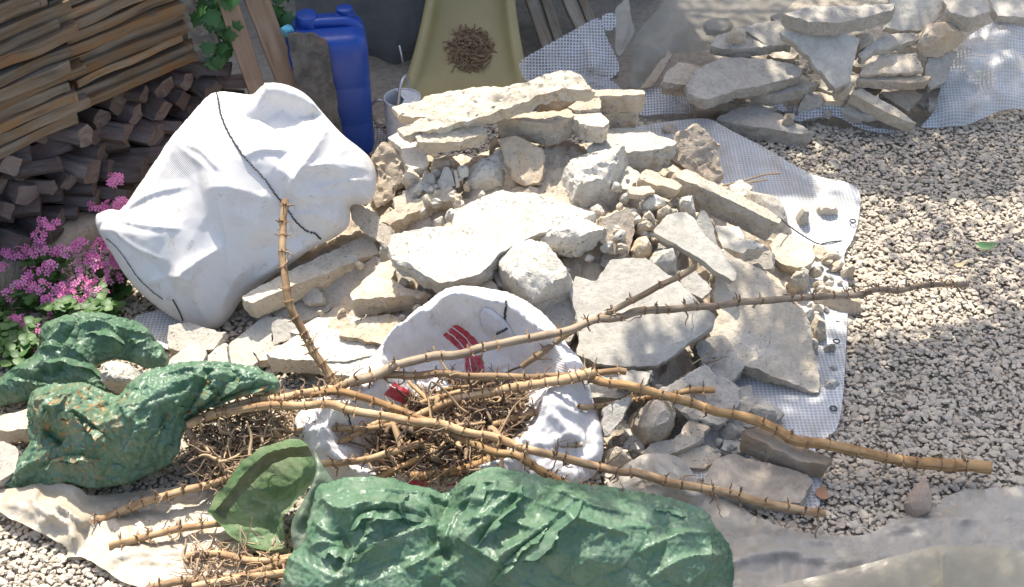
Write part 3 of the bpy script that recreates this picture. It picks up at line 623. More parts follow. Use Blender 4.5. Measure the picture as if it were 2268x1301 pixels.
PA = np.array([-1.97, .02, 0.]); PE = np.array([.700, .714, 0.]); PN = np.array([.714, -.700, 0.]); UPV = np.array([0, 0, 1.])
ORD = ['lowest', 'second', 'third', 'fourth', 'fifth', 'sixth', 'seventh', 'eighth', 'ninth', 'tenth', 'eleventh', 'twelfth', 'thirteenth', 'fourteenth', 'fifteenth', 'sixteenth', 'seventeenth', 'eighteenth', 'nineteenth', 'twentieth', 'twenty-first', 'twenty-second', 'twenty-third', 'twenty-fourth', 'twenty-fifth', 'twenty-sixth', 'twenty-seventh', 'twenty-eighth', 'twenty-ninth', 'thirtieth']
rs = np.random.RandomState(11)
for col, (s0, s1, zb, name) in enumerate([(-.75, .14, .465, 'nearest'), (.12, .56, .485, 'middle'), (.54, 1.06, .51, 'farthest')]):
    z = zb; row = 0
    while z < 1.36:
        t = rs.uniform(.034, .049); j0, j1 = rs.uniform(-.03, .03), rs.uniform(-.05, .05)
        out = .03 - .035*col + rs.uniform(-.012, .012) - .10*(z-.47)
        w = rs.uniform(.10, .15); shift = .22*(z-.47)*(.5 if col == 0 else .25)
        A = PA + PE*(s0+j0+shift) + PN*(out-w/2) + UPV*(z+t/2+.01*(s0-.3)); B = PA + PE*(s1+j1+shift*1.) + PN*(out-w/2+rs.uniform(-.01, .01)) + UPV*(z+t/2+.01*(s1-.3)+rs.uniform(-.006, .006))
        px, py = proj((A+B)/2)
        mm = WOOD[rs.choice([0, 0, 0, 1, 1, 1, 1, 1, 2])]; sk = rs.uniform(-.7, -.3)
        if max(proj(B)[1], proj(A)[1]) > -30:
            look = {'weathered_board': 'brown weathered', 'grey_board': 'grey weathered', 'rusty_board': 'rust stained'}[mm.name]
            board('stacked_board', A, B, PN, w, t, [mm, MEND], f'{look} board, {ORD[row]} from the bottom in the {name} column of the woodpile' if row else f'{look} board, lowest of the {name} column of the woodpile', 'board', 'boards stacked in the woodpile', seed=100*col+row, skew=sk, wob=.008)
        z += t + rs.uniform(.001, .007); row += 1
def log(A, d, L, r, label, seed, m=None):
    rs = np.random.RandomState(seed); d = d/np.linalg.norm(d); a = np.cross(d, UPV); a /= np.linalg.norm(a); b = np.cross(a, d)
    k = rs.randint(4, 7); ang = np.sort((np.arange(k)+rs.uniform(-.25, .25, k))*6.283/k); rad = r*rs.uniform(.75, 1.2, k)
    sec = np.stack([np.cos(ang)*rad, np.sin(ang)*rad*.85], 1); sec = resample(sec, r*.28); m_ = len(sec); n = 10
    V = []; UV = []; per = np.linspace(0, 1, m_)*r*6
    for i in range(n+1):
        x = L*i/n; sc_ = 1 + .06*math.sin(i*.9+seed)
        dd = .22*fbm(np.c_[sec*22, np.full(m_, x*5+seed)], 3)
        q = sec*sc_*(1+dd)[:, None]; V.append(A - d*(L-x) + q[:, :1]*a + q[:, 1:]*b + (d*(.012*fbm(np.c_[sec*30, np.full(m_, seed*1.)], 2))[:, None] if i == n else 0)); UV.append(np.stack([np.full(m_, x), per], 1))
    V = np.concatenate(V); Fc = [(i*m_+j, i*m_+(j+1) % m_, (i+1)*m_+(j+1) % m_, (i+1)*m_+j) for i in range(n) for j in range(m_)] + [tuple(range(m_-1, -1, -1)), tuple(range(n*m_, n*m_+m_))]
    o = mesh_obj('firewood_log', V, Fc, MFIRE, sharp=35, uv=np.concatenate(UV)); o.data.materials.append(MFEND)
    o.data.polygons[-1].material_index = 1
    return tag(o, label, 'firewood', 'split logs under the stacked boards')
rows = [(.135, 'bottom'), (.21, 'second'), (.285, 'third'), (.36, 'fourth'), (.43, 'top')]
for ri, (zc, rn) in enumerate(rows):
    s = -.35 + .04*ri; k = 0
    while s < 1.25:
        r = rs.uniform(.036, .064); s += r
        if True:
            A = PA + PE*s + PN*(rs.uniform(-.05, .06) - .02*ri) + UPV*(zc + rs.uniform(-.012, .012))
            a = rs.normal(.5, .35); d = np.array([PN[0]*math.cos(a)-PN[1]*math.sin(a), PN[0]*math.sin(a)+PN[1]*math.cos(a), rs.uniform(-.08, .08)])
            if proj(A)[0] > -60:
                k += 1
                log(A, d, .30, r, f'split firewood log, {("first" if k == 1 else ORD[k-1])} from the left in the {rn} row under the boards', 50*ri+k)
        s += r*.9
# low concrete ledge the firewood stands on
V = []; 
for s in np.linspace(-.6, 1.3, 40):
    for (o_, z_) in ((.075, -.02), (.07, .05), (.06, .088), (.03, .092), (-.4, .092)):
        V.append(PA + PE*s + PN*(o_ + .010*vnoise([[s*7, z_*20, 1]])[0]) + UPV*(z_ + .006*vnoise([[s*9, o_*9, 5]])[0]))
V = np.array(V); Fc = [(i*5+j, (i+1)*5+j, (i+1)*5+j+1, i*5+j+1) for i in range(39) for j in range(4)]
tag(mesh_obj('concrete_ledge', V, Fc, MC['T'], sharp=50), 'low concrete ledge under the firewood behind the pink flowers', 'ledge')
# backing so that the pile has no see-through gaps
V = [PA + PE*s - PN*d + UPV*z for s in (-.9, 1.3) for d in (.32, .36) for z in (0, 1.3)]
tag(mesh_obj('yard_wall', np.array(V), [(0, 1, 3, 2), (4, 6, 7, 5), (0, 4, 5, 1), (2, 3, 7, 6), (1, 5, 7, 3), (0, 2, 6, 4)], MC['B'], smooth=False), 'rough low wall the woodpile is stacked against', 'wall')

def rock_at(name, label, cat, px, P0, **k):
    """rock whose face lies in a given plane (P0 in the world)"""
    g = globals(); old = g['hp']; g['hp'] = lambda a, b: np.asarray(P0, float)
    try: return rock(name, label, cat, px, lift=0., **k)
    finally: g['hp'] = old
rock_at('stone_post', 'pale rough stone post at the end of the woodpile', 'stone post', [(378,-40),(462,-40),(474,30),(482,80),(500,135),(492,180),(470,214),(440,205),(412,190),(402,130),(392,60)], aty(440, 100, .98), ax=.55, ay=-2.2, t=.12, mat='L', rough=.008, und=.008)

# ---------------------------------------------------------------- things behind the heap
for (b, t_, w, lab) in (((628, 385), (484, -60), .075, 'left one of two timbers leaning behind the big white sack'), ((708, 378), (550, -60), .095, 'right one of two timbers leaning behind the big white sack')):
    A = at(*b, 0.0); A[1] -= .0; T = aty(*t_, A[1]+.16)
    board('leaning_timber', A, T, (1, .3, 0), w, .05, [MTIMB], lab, 'timber', 'timbers leaning behind the big white sack', seed=int(b[0]), wob=.003, n=40)
m = NT('rotten_panel'); v = m.coord('Object', False)
c = m.mix(m.ramp(m.noise(v, 12, 6, .7), [(.4, 0.), (.62, 1.)]), (.07, .068, .064), (.15, .142, .13)); MPANEL = m.done(m.bsdf(c, .9, m.bump(m.noise(v, 40, 5), .6, .008)))
rock_at('rotten_panel', 'dark rotten panel standing in front of the blue canister', 'panel', [(636,76),(690,74),(722,92),(732,140),(742,210),(758,300),(756,340),(690,340),(660,210)], aty(700, 200, .86), ax=.1, ay=-7., t=.03, mat=MPANEL, rough=.005, und=.004)
rock_at('wood_chip', 'small light wood splinter on the corner of the dark rotten panel', 'wood chip', [(700,87),(712,85),(723,90),(721,98),(712,102),(706,96)], aty(712, 93, .85), ax=.1, ay=-2.5, t=.012, mat=MFEND, rough=.002)

def superloft(levels, n=56, ex=4.5):
    """levels: (cx, cy, z, rx, ry, exponent)"""
    V = []; a = np.arange(n)*2*math.pi/n
    for (cx, cy, z, rx, ry, e) in levels:
        c, s = np.cos(a), np.sin(a)
        V.append(np.stack([cx+rx*np.sign(c)*np.abs(c)**(2/e), cy+ry*np.sign(s)*np.abs(s)**(2/e), np.full(n, z)], 1))
    m = len(levels); V = np.concatenate(V); Fc = [(i*n+j, i*n+(j+1) % n, (i+1)*n+(j+1) % n, (i+1)*n+j) for i in range(m-1) for j in range(n)]
    return V, Fc + [tuple(range(n-1, -1, -1)), tuple(range((m-1)*n, m*n))]
def rotz(V, a, c=(0, 0)):
    V = np.asarray(V, float).copy(); x, y = V[:, 0]-c[0], V[:, 1]-c[1]
    V[:, 0] = c[0]+math.cos(a)*x-math.sin(a)*y; V[:, 1] = c[1]+math.sin(a)*x+math.cos(a)*y; return V
m = NT('blue_plastic'); v = m.coord('Object', False)
c = m.mix(m.math('MULTIPLY', m.noise(v, 8, 5, .6), .6), (.006, .045, .27), (.012, .066, .33)); MBLUE = m.done(m.bsdf(c, m.ramp(m.noise(v, 20, 4), [(.3, .3), (.7, .5)]), m.bump(m.noise(v, 90, 3), .12, .003)))
jb = at(742, 318, 0.)
jr = empty('canister', (jb[0], jb[1], 0), 'tall blue plastic canister standing behind the watering can', 'canister')
lv = [(0, 0, z*.96, .165*s, .14*s, 5.) for z, s in ((0.0, .90), (.012, .97), (.035, 1.), (.16, 1.), (.17, .985), (.18, 1.), (.34, 1.), (.35, .985), (.36, 1.), (.50, 1.), (.535, .985), (.560, .93), (.578, .82), (.584, .6))]; KZ = .96
V, Fc = superloft(lv); V = rotz(V, .15) + jb; V[:, 2] += 0
mesh_obj('body', V, Fc, MBLUE, jr, sharp=40)
b = MB()
hb = np.array([(-.115, .0, .54), (-.10, .0, .578), (-.05, .0, .60), (.03, .0, .603), (.09, .0, .598), (.13, .0, .57), (.135, .0, .53)])
V, Fc = tube(spline(hb, 30), .024, 12); V[:, 2] *= .95; b.add(rotz(V, .15)+jb, Fc); b.build('handle', MBLUE, jr)
V, Fc = superloft([(.085, .05, z, r, r, 2.) for z, r in ((.565, .04), (.585, .04), (.589, .032), (.589, .034), (.606, .034), (.609, .03))], 28); mesh_obj('cap', rotz(V, .15)+jb, Fc, MBLUE, jr, sharp=40)
V, Fc = superloft([(-.07, .03, z, r, r*1.2, 2.4) for z, r in ((.555, .05), (.585, .048), (.60, .04), (.606, .02))], 28); mesh_obj('shoulder_boss', rotz(V, .15)+jb, Fc, MBLUE, jr, sharp=40)
m = NT('cyan_plastic'); MCYAN = m.done(m.bsdf((.10, .38, .52), .5))
rock_at('scrap_bag', 'crumpled light blue plastic scrap between the timbers and the canister', 'plastic scrap', [(618,54),(630,48),(645,56),(650,72),(660,72),(659,79),(640,82),(628,84),(620,70)], aty(640, 66, .93), ax=.2, ay=-1.6, t=.03, mat=MCYAN, rough=.004, inset=.3, rise=.02)

# hanging dark sheet
m = NT('dark_sheet'); v = m.coord('Object', False)
c = m.mix(m.ramp(m.noise(v, 5, 5, .6), [(.35, 0.), (.7, 1.)]), (.095, .10, .098), (.17, .165, .15)); MSHEET = m.done(m.bsdf(c, .75, m.bump(m.noise(v, 30, 4), .4, .01)))
xs = np.linspace(-.98, -.28, 60); zs = np.linspace(0, 1, 30); V = []
yS = 1.72
for i, x in enumerate(xs):
    pxx = proj((x, yS, .3))[0]
    bot = aty(pxx, 139 + 5*math.sin(pxx*.06) - max(0, (700-pxx))*.3 - max(0, pxx-905)*1.2, yS)[2]
    for k in zs: V.append((x, yS + .10*k + .018*math.sin(x*17+1)*(1-k) + .012*vnoise([[x*6, k*3, 0]])[0] + .02*math.exp(-((k)/.04)**2), bot + (.95-bot)*k))
V = np.array(V); Fc = [(i*30+j, (i+1)*30+j, (i+1)*30+j+1, i*30+j+1) for i in range(59) for j in range(29)]
tag(mesh_obj('hanging_sheet', V, Fc, MSHEET), 'dark grey sheet hanging behind the canister, left of the slide', 'sheet')

# children's slide
m = NT('slide_plastic'); v = m.coord('Object', False)
c = m.mix(m.ramp(m.noise(v, 4, 5, .6), [(.35, 0.), (.7, 1.)]), (.33, .275, .125), (.27, .225, .105)); c = m.mix(m.math('MULTIPLY', m.ramp(m.noise(v, 40, 4, .7), [(.55, 0.), (.7, 1.)]), .3), c, (.25, .2, .12))
MSLIDE = m.done(m.bsdf(c, .5, m.bump(m.noise(v, 120, 3), .1, .003)))
path = spline(np.array([(1.20, .085), (1.30, .09), (1.42, .125), (1.62, .235), (1.90, .42), (2.25, .66)]), 40)
sl = empty('slide', (-.19, 1.3, 0), 'beige plastic garden slide holding a clump of dried plant', 'slide')
V = []; nprof = 0
for k, (y, z) in enumerate(path):
    cx = -.20 + .028*(y-1.2); f = max(0, min(1, (1.75-y)/.5)); hw = .145 + .085*f**1.4; rimw = .035 + .02*f; hgt = .085 - .045*f**2; pr = []
    for s in (-1, 1):
        a = [(hw+rimw+.012, hgt-.05), (hw+rimw+.010, hgt-.012), (hw+rimw-.004, hgt), (hw+rimw*.55, hgt+.003), (hw+rimw*.3, hgt-.006), (hw, hgt*.45), (hw-.03, .012), (hw-.07, .0)]
        a = [(s*p, q) for p, q in a]; pr += a if s < 0 else [(0, -.003)] + a[::-1]
    nprof = len(pr)
    for p, q in pr: V.append((cx+p, y - q*.5, z+q))
V = np.array(V); Fc = [(i*nprof+j, (i+1)*nprof+j, (i+1)*nprof+j+1, i*nprof+j+1) for i in range(39) for j in range(nprof-1)]
o = mesh_obj('chute', V, Fc, MSLIDE, sl); md = o.modifiers.new('thickness', 'SOLIDIFY'); md.thickness = .006; md.offset = -1; md = o.modifiers.new('smooth', 'SUBSURF'); md.levels = md.render_levels = 1
b = MB()
for sx in (-.13, .17):
    Vt, Ft = tube([(sx-.2, 2.1, -.02), (sx-.2, 2.1, .5)], .02, 10); b.add(Vt, Ft)
b.build('support', MSLIDE, sl)

def strands(n, center, spread, rad, length, seed, mat, name, flat=.4, zmin=None, curl=1., parent=None, seg=5, pts=6, zfun=None):
    rs = np.random.RandomState(seed); b = MB()
    for k in range(n):
        p = np.array(center) + rs.normal(0, 1, 3)*np.array(spread); d = rs.normal(0, 1, 3); d[2] *= flat; d /= np.linalg.norm(d)
        L = length*rs.uniform(.4, 1.3); P = [p]
        for i in range(pts-1):
            d = d + rs.normal(0, .38*curl, 3)*np.array([1, 1, .6]); d /= np.linalg.norm(d); P.append(P[-1]+d*L/(pts-1))
        P = np.array(P)
        if zfun is not None: P[:, 2] = np.maximum(P[:, 2], zfun(P[:, 0], P[:, 1]))
        r = rad*rs.uniform(.5, 1.5); V, Fc = tube(P, r*np.linspace(1, .5, pts), seg); b.add(V, Fc)
    return b.build(name, mat, parent)
MDRY = mat_wood('dried_plant', (.20, .13, .075), (.34, .24, .15), None, 5, 5, tint=False)
nrm = np.array([0, -.5, .86])
def onslide(px, py):
    lo, hi = 1.2, 2.2
    for _ in range(40):
        y = (lo+hi)/2; p = aty(px, py, y); zs = np.interp(y, path[:, 0], path[:, 1])
        if p[2] < zs: hi = y
        else: lo = y
    return aty(px, py, lo)
b = MB(); rs = np.random.RandomState(4)
for k in range(420):
    a = rs.uniform(0, 6.283); r = math.sqrt(rs.uniform(0, 1)); pxx = 1040 + 52*r*math.cos(a); pyy = 115 + 46*r*math.sin(a)*(1 if math.sin(a) > 0 else 1.05)
    p = onslide(pxx, pyy); h = .03*(1-r*r)
    p = p + nrm*rs.uniform(.002, h+.012); d = rs.normal(0, 1, 3); d -= nrm*(d@nrm)*.7; d /= np.linalg.norm(d); P = [p]
    for i in range(4): d = d + rs.normal(0, .4, 3); d /= np.linalg.norm(d); P.append(P[-1]+d*.009*rs.uniform(.5, 1.4))
    V, Fc = tube(P, .0028*rs.uniform(.5, 1.5), 4); b.add(V, Fc)
tag(b.build('dried_plant_clump', MDRY), 'round clump of dried brown plant lying on the beige slide', 'dried plant')

# watering can
m = NT('grey_enamel'); v = m.coord('Object', False)
c = m.mix(m.ramp(m.noise(v, 25, 5, .7), [(.55, 0.), (.7, 1.)]), (.68, .69, .70), (.45, .44, .42)); c = m.mix(m.ramp(m.noise(v, 60, 3), [(.68, 0.), (.72, .8)]), c, (.14, .08, .05)); MENAM = m.done(m.bsdf(c, .45))
MZINC = NT('zinc'); MZINC = MZINC.done(MZINC.bsdf((.45, .46, .47), .38, Metallic=.8))
wb = at(896, 317, 0.); wc = empty('watering_can', (wb[0], wb[1], 0), 'grey enamel watering can behind the rubble heap', 'watering can')
R = .076; Hh = .225; n = 48; a = np.arange(n)*6.2832/n; prof = [(R*.96, 0), (R, .01), (R, .03), (R*1.01, .033), (R, .036), (R, Hh-.012), (R*1.02, Hh-.006), (R*1.02, Hh), (R*.97, Hh), (R*.96, Hh-.02), (R*.95, .02), (0.001, .015)]
V = np.concatenate([np.stack([wb[0]+r*np.cos(a), wb[1]+r*np.sin(a), np.full(n, z)], 1) for r, z in prof]); Fc = [(i*n+j, i*n+(j+1) % n, (i+1)*n+(j+1) % n, (i+1)*n+j) for i in range(len(prof)-1) for j in range(n)] + [tuple(range(n-1, -1, -1))]
mesh_obj('body', V, Fc, MENAM, wc, sharp=40)
ang = np.linspace(-math.pi*.42, math.pi*.62, 30); arc = np.stack([wb[0]+R*.96*np.cos(ang), wb[1]+R*.96*np.sin(ang), np.full(30, Hh-.008)], 1)
cov = np.vstack([arc, [[wb[0]-.012, wb[1]+.03, Hh-.006], [wb[0]+.008, wb[1]-.005, Hh-.006], [wb[0]+.004, wb[1]-.04, Hh-.006]]]); mesh_obj('lid', np.vstack([cov, cov-[0, 0, .002]]), [tuple(range(33)), tuple(range(65, 32, -1))] + [(i, i+33, (i+1) % 33+33, (i+1) % 33) for i in range(33)], MENAM, wc, smooth=False)
V, Fc = tube(spline(np.array([(-R*.98, 0, .205), (-R-.03, 0, .21), (-R-.058, 0, .175), (-R-.052, 0, .125), (-R-.02, 0, .075), (-R*.98, 0, .045)]), 40)+wb, .0055, 10); mesh_obj('rear_handle', V, Fc, MZINC, wc)
V, Fc = tube(spline(np.array([(-.018, -R*1.0, .17), (-.014, -R*1.02, .225), (-.002, -R*.7, .30), (.012, -.01, .325), (.022, .035, .305), (.026, .055, .24)]), 40)+wb, .007, 10); mesh_obj('carrying_handle', V, Fc, MZINC, wc)
V, Fc = tube(np.array([(-.012, .08, .36), (.0, .06, .29)])+wb, .004, 8); tag(mesh_obj('thin_rod', V + np.array([0, .06, .03]), Fc, MZINC), 'thin pale rod standing behind the watering can', 'rod')

# dark planks leaning right of the slide
for i, (b_, t_, w) in enumerate([((1232, 240), (1160, -40), .055), ((1262, 240), (1192, -40), .045), ((1330, 225), (1240, -40), .06), ((1352, 215), (1272, -40), .045)]):
    A = at(*b_, 0.); A[1] = 1.62; A = np.array([aty(b_[0], b_[1], 1.62)[0], 1.62, max(0., aty(b_[0], b_[1], 1.62)[2])]); T = aty(t_[0], t_[1], 2.12)
    board('leaning_plank', A, T, (1, .2, 0), w, .03, [MDARK], ['first plank right of the slide', 'second plank right of the slide, close to the first', 'third plank right of the slide, behind the netting', 'fourth plank from the slide, nearest the plastic sheet'][i] + ', dark and leaning', 'plank', 'dark planks leaning beside the slide', seed=300+i, wob=.004)

# unseen tall wall (above the picture), added to keep sun off the yard's back
m = NT('shade_wall_render'); v = m.coord('Object', False)
c = m.mix(m.ramp(m.noise(v, 3, 6, .6), [(.35, 0.), (.7, 1.)]), (.30, .28, .25), (.22, .21, .19)); MWALL = m.done(m.bsdf(c, .9, m.bump(m.noise(v, 30, 5), .5, .01)))
def box(name, lo, hi, mat, label, cat, **k):
    x0, y0, z0 = lo; x1, y1, z1 = hi; V = np.array([(x, y, z) for x in (x0, x1) for y in (y0, y1) for z in (z0, z1)])
    return tag(mesh_obj(name, V, [(0, 1, 3, 2), (4, 6, 7, 5), (0, 4, 5, 1), (2, 3, 7, 6), (1, 5, 7, 3), (0, 2, 6, 4)], mat, smooth=False), label, cat, **k)
box('shade_wall', (-3.2, 2.42, -.02), (.75, 2.62, 3.7), MWALL, 'tall unseen wall added behind the slide to shade the back of the yard', 'wall')
# ---------------------------------------------------------------- sacks, bags, films, netting
def mat_sack():
    m = NT('woven_sack'); v = m.coord('Object', False); tc = m.n('ShaderNodeTexCoord')
    d = m.ramp(m.noise(v, 7, 6, .68, .3), [(.52, 0.), (.72, 1.)]); d2 = m.ramp(m.noise(v, 26, 6, .75, .5), [(.58, 0.), (.70, 1.)])
    c = m.mix(m.math('MULTIPLY', d, .5), (.73, .715, .70), (.56, .48, .40)); c = m.mix(m.math('MULTIPLY', d2, .6), c, (.40, .31, .22))
    wv = m.n('ShaderNodeTexWave', i_Vector=tc.outputs['UV'], i_Scale=75., i_Distortion=1.2, i_Detail=2., i_2=1.2, wave_type='BANDS', bands_direction='DIAGONAL')
    h = m.math('ADD', m.math('MULTIPLY', wv.outputs[1], m.math('MULTIPLY', m.noise(v, 6, 3), .7)), m.math('MULTIPLY', m.noise(v, 22, 5, .6), 1.2))
    nb = m.bump(h, .38, .005)
    p = m.bsdf(c, .6, nb, Specular_IOR_Level=.35); t = m.n('ShaderNodeBsdfTranslucent', i_Color=c, i_Normal=nb)
    x = m.n('ShaderNodeMixShader', i_0=.18); m.set(x.inputs[1], p); m.set(x.inputs[2], t); return m.done(x)
def mat_plastic(name, c1, c2, trans=.3, rough=.42, dust=.35, dustc=(.36, .36, .30), rust=False, bump=.38, clear=0.):
    m = NT(name); v = m.coord('Object', False)
    wp = m.n('ShaderNodeMix', data_type='VECTOR', i_0=.12, i_4=v, i_5=m.n('ShaderNodeTexNoise', i_Vector=v, i_Scale=7., i_Detail=3.).outputs[1]).outputs[1]
    f1 = m.n('ShaderNodeTexVoronoi', i_Vector=wp, i_Scale=16., feature='DISTANCE_TO_EDGE').outputs[0]
    f2 = m.n('ShaderNodeTexVoronoi', i_Vector=wp, i_Scale=42., feature='F1').outputs[0]
    h = m.math('ADD', m.math('MULTIPLY', m.math('MINIMUM', f1, .35), 1.2), m.math('MULTIPLY', f2, .55)); h = m.math('ADD', h, m.math('MULTIPLY', m.noise(v, 55, 4, .6, .6), .4))
    c = m.mix(m.ramp(m.noise(v, 6, 5, .6), [(.35, 0.), (.68, 1.)]), c1, c2)
    c = m.mix(m.math('MULTIPLY', m.ramp(m.noise(v, 14, 6, .7), [(.45, 0.), (.72, 1.)]), dust), c, dustc)
    if rust:
        tc = m.n('ShaderNodeTexCoord'); g = m.n('ShaderNodeVectorMath', operation='DISTANCE', i_0=tc.outputs['UV'], i_1=rust).outputs['Value']
        r = m.math('MULTIPLY', m.ramp(m.noise(v, 30, 6, .75, 1.), [(.52, 0.), (.6, 1.)]), m.ramp(g, [(.03, 1.), (.24, 0.)])); c = m.mix(m.math('MULTIPLY', r, .9), c, (.48, .20, .05))
    nb = m.bump(h, bump, .012)
    p = m.bsdf(c, rough, nb, Specular_IOR_Level=.55); t = m.n('ShaderNodeBsdfTranslucent', i_Color=c, i_Normal=nb)
    x = m.n('ShaderNodeMixShader', i_0=trans); m.set(x.inputs[1], p); m.set(x.inputs[2], t)
    if clear: y = m.n('ShaderNodeMixShader', i_0=clear); m.set(y.inputs[1], x); m.set(y.inputs[2], m.n('ShaderNodeBsdfTransparent')); x = y
    return m.done(x)
def mat_net(name, cell=.0135, hole=.62, film=.25, thread=(.62, .66, .72)):
    """reinforced netting: white threads, film or open holes between them (UV in metres)"""
    m = NT(name); tc = m.n('ShaderNodeTexCoord'); v = m.coord('Object', False)
    wp = m.n('ShaderNodeVectorMath', operation='ADD', i_0=tc.outputs['UV'], i_1=m.n('ShaderNodeVectorMath', operation='SCALE', i_0=m.n('ShaderNodeTexNoise', i_Vector=v, i_Scale=9.).outputs[1], i_Scale=.012).outputs[0]).outputs[0]
    s = m.n('ShaderNodeSeparateXYZ', i_0=wp); hm = []
    for k in (0, 1):
        f = m.math('FRACT', m.math('DIVIDE', s.outputs[k], cell)); hm.append(m.math('LESS_THAN', m.math('ABSOLUTE', m.math('SUBTRACT', f, .5)), hole/2))
    h = m.math('MULTIPLY', hm[0], hm[1])
    c = m.mix(m.math('MULTIPLY', m.ramp(m.noise(v, 12, 6, .75), [(.40, 0.), (.66, 1.)]), .6), thread, (.42, .39, .33))
    p = m.bsdf(c, .45, m.bump(h, .3, .003)); t = m.n('ShaderNodeBsdfTranslucent', i_Color=c); th = m.n('ShaderNodeMixShader', i_0=.25); m.set(th.inputs[1], p); m.set(th.inputs[2], t)
    tr = m.n('ShaderNodeBsdfTransparent', i_Color=(1, 1, 1)); fm = m.n('ShaderNodeMixShader', i_0=film); m.set(fm.inputs[1], tr); m.set(fm.inputs[2], th)
    x = m.n('ShaderNodeMixShader', i_0=h); m.set(x.inputs[1], th); m.set(x.inputs[2], fm); return m.done(x)
MSACK = mat_sack()
MGREEN = mat_plastic('green_plastic', (.10, .20, .115), (.155, .27, .17), .36, .37, .42, (.38, .42, .33))
MGREENR = mat_plastic('green_plastic_rusty', (.10, .20, .12), (.155, .27, .175), .32, .37, .42, (.38, .42, .33), rust=(.0, .0, 0.))
MFILM = mat_plastic('dusty_film', (.54, .475, .365), (.63, .56, .445), .3, .38, .5, (.43, .345, .235), bump=.3)
MFILMG = mat_plastic('grey_film', (.54, .51, .44), (.62, .585, .51), .35, .3, .35, (.46, .41, .33), bump=.45, clear=.22)
MNET = mat_net('netting'); MTARP = mat_net('reinforced_tarp', .014, .66, .62, (.66, .68, .70))
MRED = NT('red_print'); MRED = MRED.done(MRED.bsdf(MRED.mix(MRED.math('MULTIPLY', MRED.ramp(MRED.noise(MRED.coord('Object', False), 60, 4, .7), [(.45, 0.), (.6, 1.)]), .5), (.42, .035, .055), (.52, .16, .16)), .6))
MINK = NT('dark_stitch'); MINK = MINK.done(MINK.bsdf((.05, .055, .06), .8))
MWLINE = NT('white_line'); MWLINE = MWLINE.done(MWLINE.bsdf((.7, .68, .66), .6))

def buckle(V, F, pin, grow=.08, iters=140, bend=.10, anchor=.01, seed=0, aniso=None):
    """thin skin with too much material: edges are lengthened and the skin crumples out of the way"""
    e = set()
    for f in F:
        for i in range(len(f)):
            a, b = f[i], f[(i+1) % len(f)]; e.add((a, b) if a < b else (b, a))
    E = np.array(sorted(e)); I, J = E[:, 0], E[:, 1]; n = len(V); val = np.bincount(E.ravel(), minlength=n).astype(float)
    X = V.copy(); L = np.linalg.norm(X[J]-X[I], axis=1); g = np.full(len(E), grow)
    L = L*(1+g); w = np.where(pin, 0., 1.)[:, None]; rs = np.random.RandomState(seed)
    acc = np.empty((n, 3))
    for it in range(iters):
        d = X[J]-X[I]; l = np.linalg.norm(d, axis=1)+1e-12; c = d*((l-L)/l*.5)[:, None]
        for k in range(3): acc[:, k] = np.bincount(I, c[:, k], n) - np.bincount(J, c[:, k], n)
        X += w*acc*(1.7/val)[:, None]
        if bend:
            for k in range(3): acc[:, k] = np.bincount(I, X[J, k], n) + np.bincount(J, X[I, k], n)
            X += w*bend*(1-.6*it/iters)*(acc/val[:, None]-X)
        X += w*anchor*(V-X)
    return X
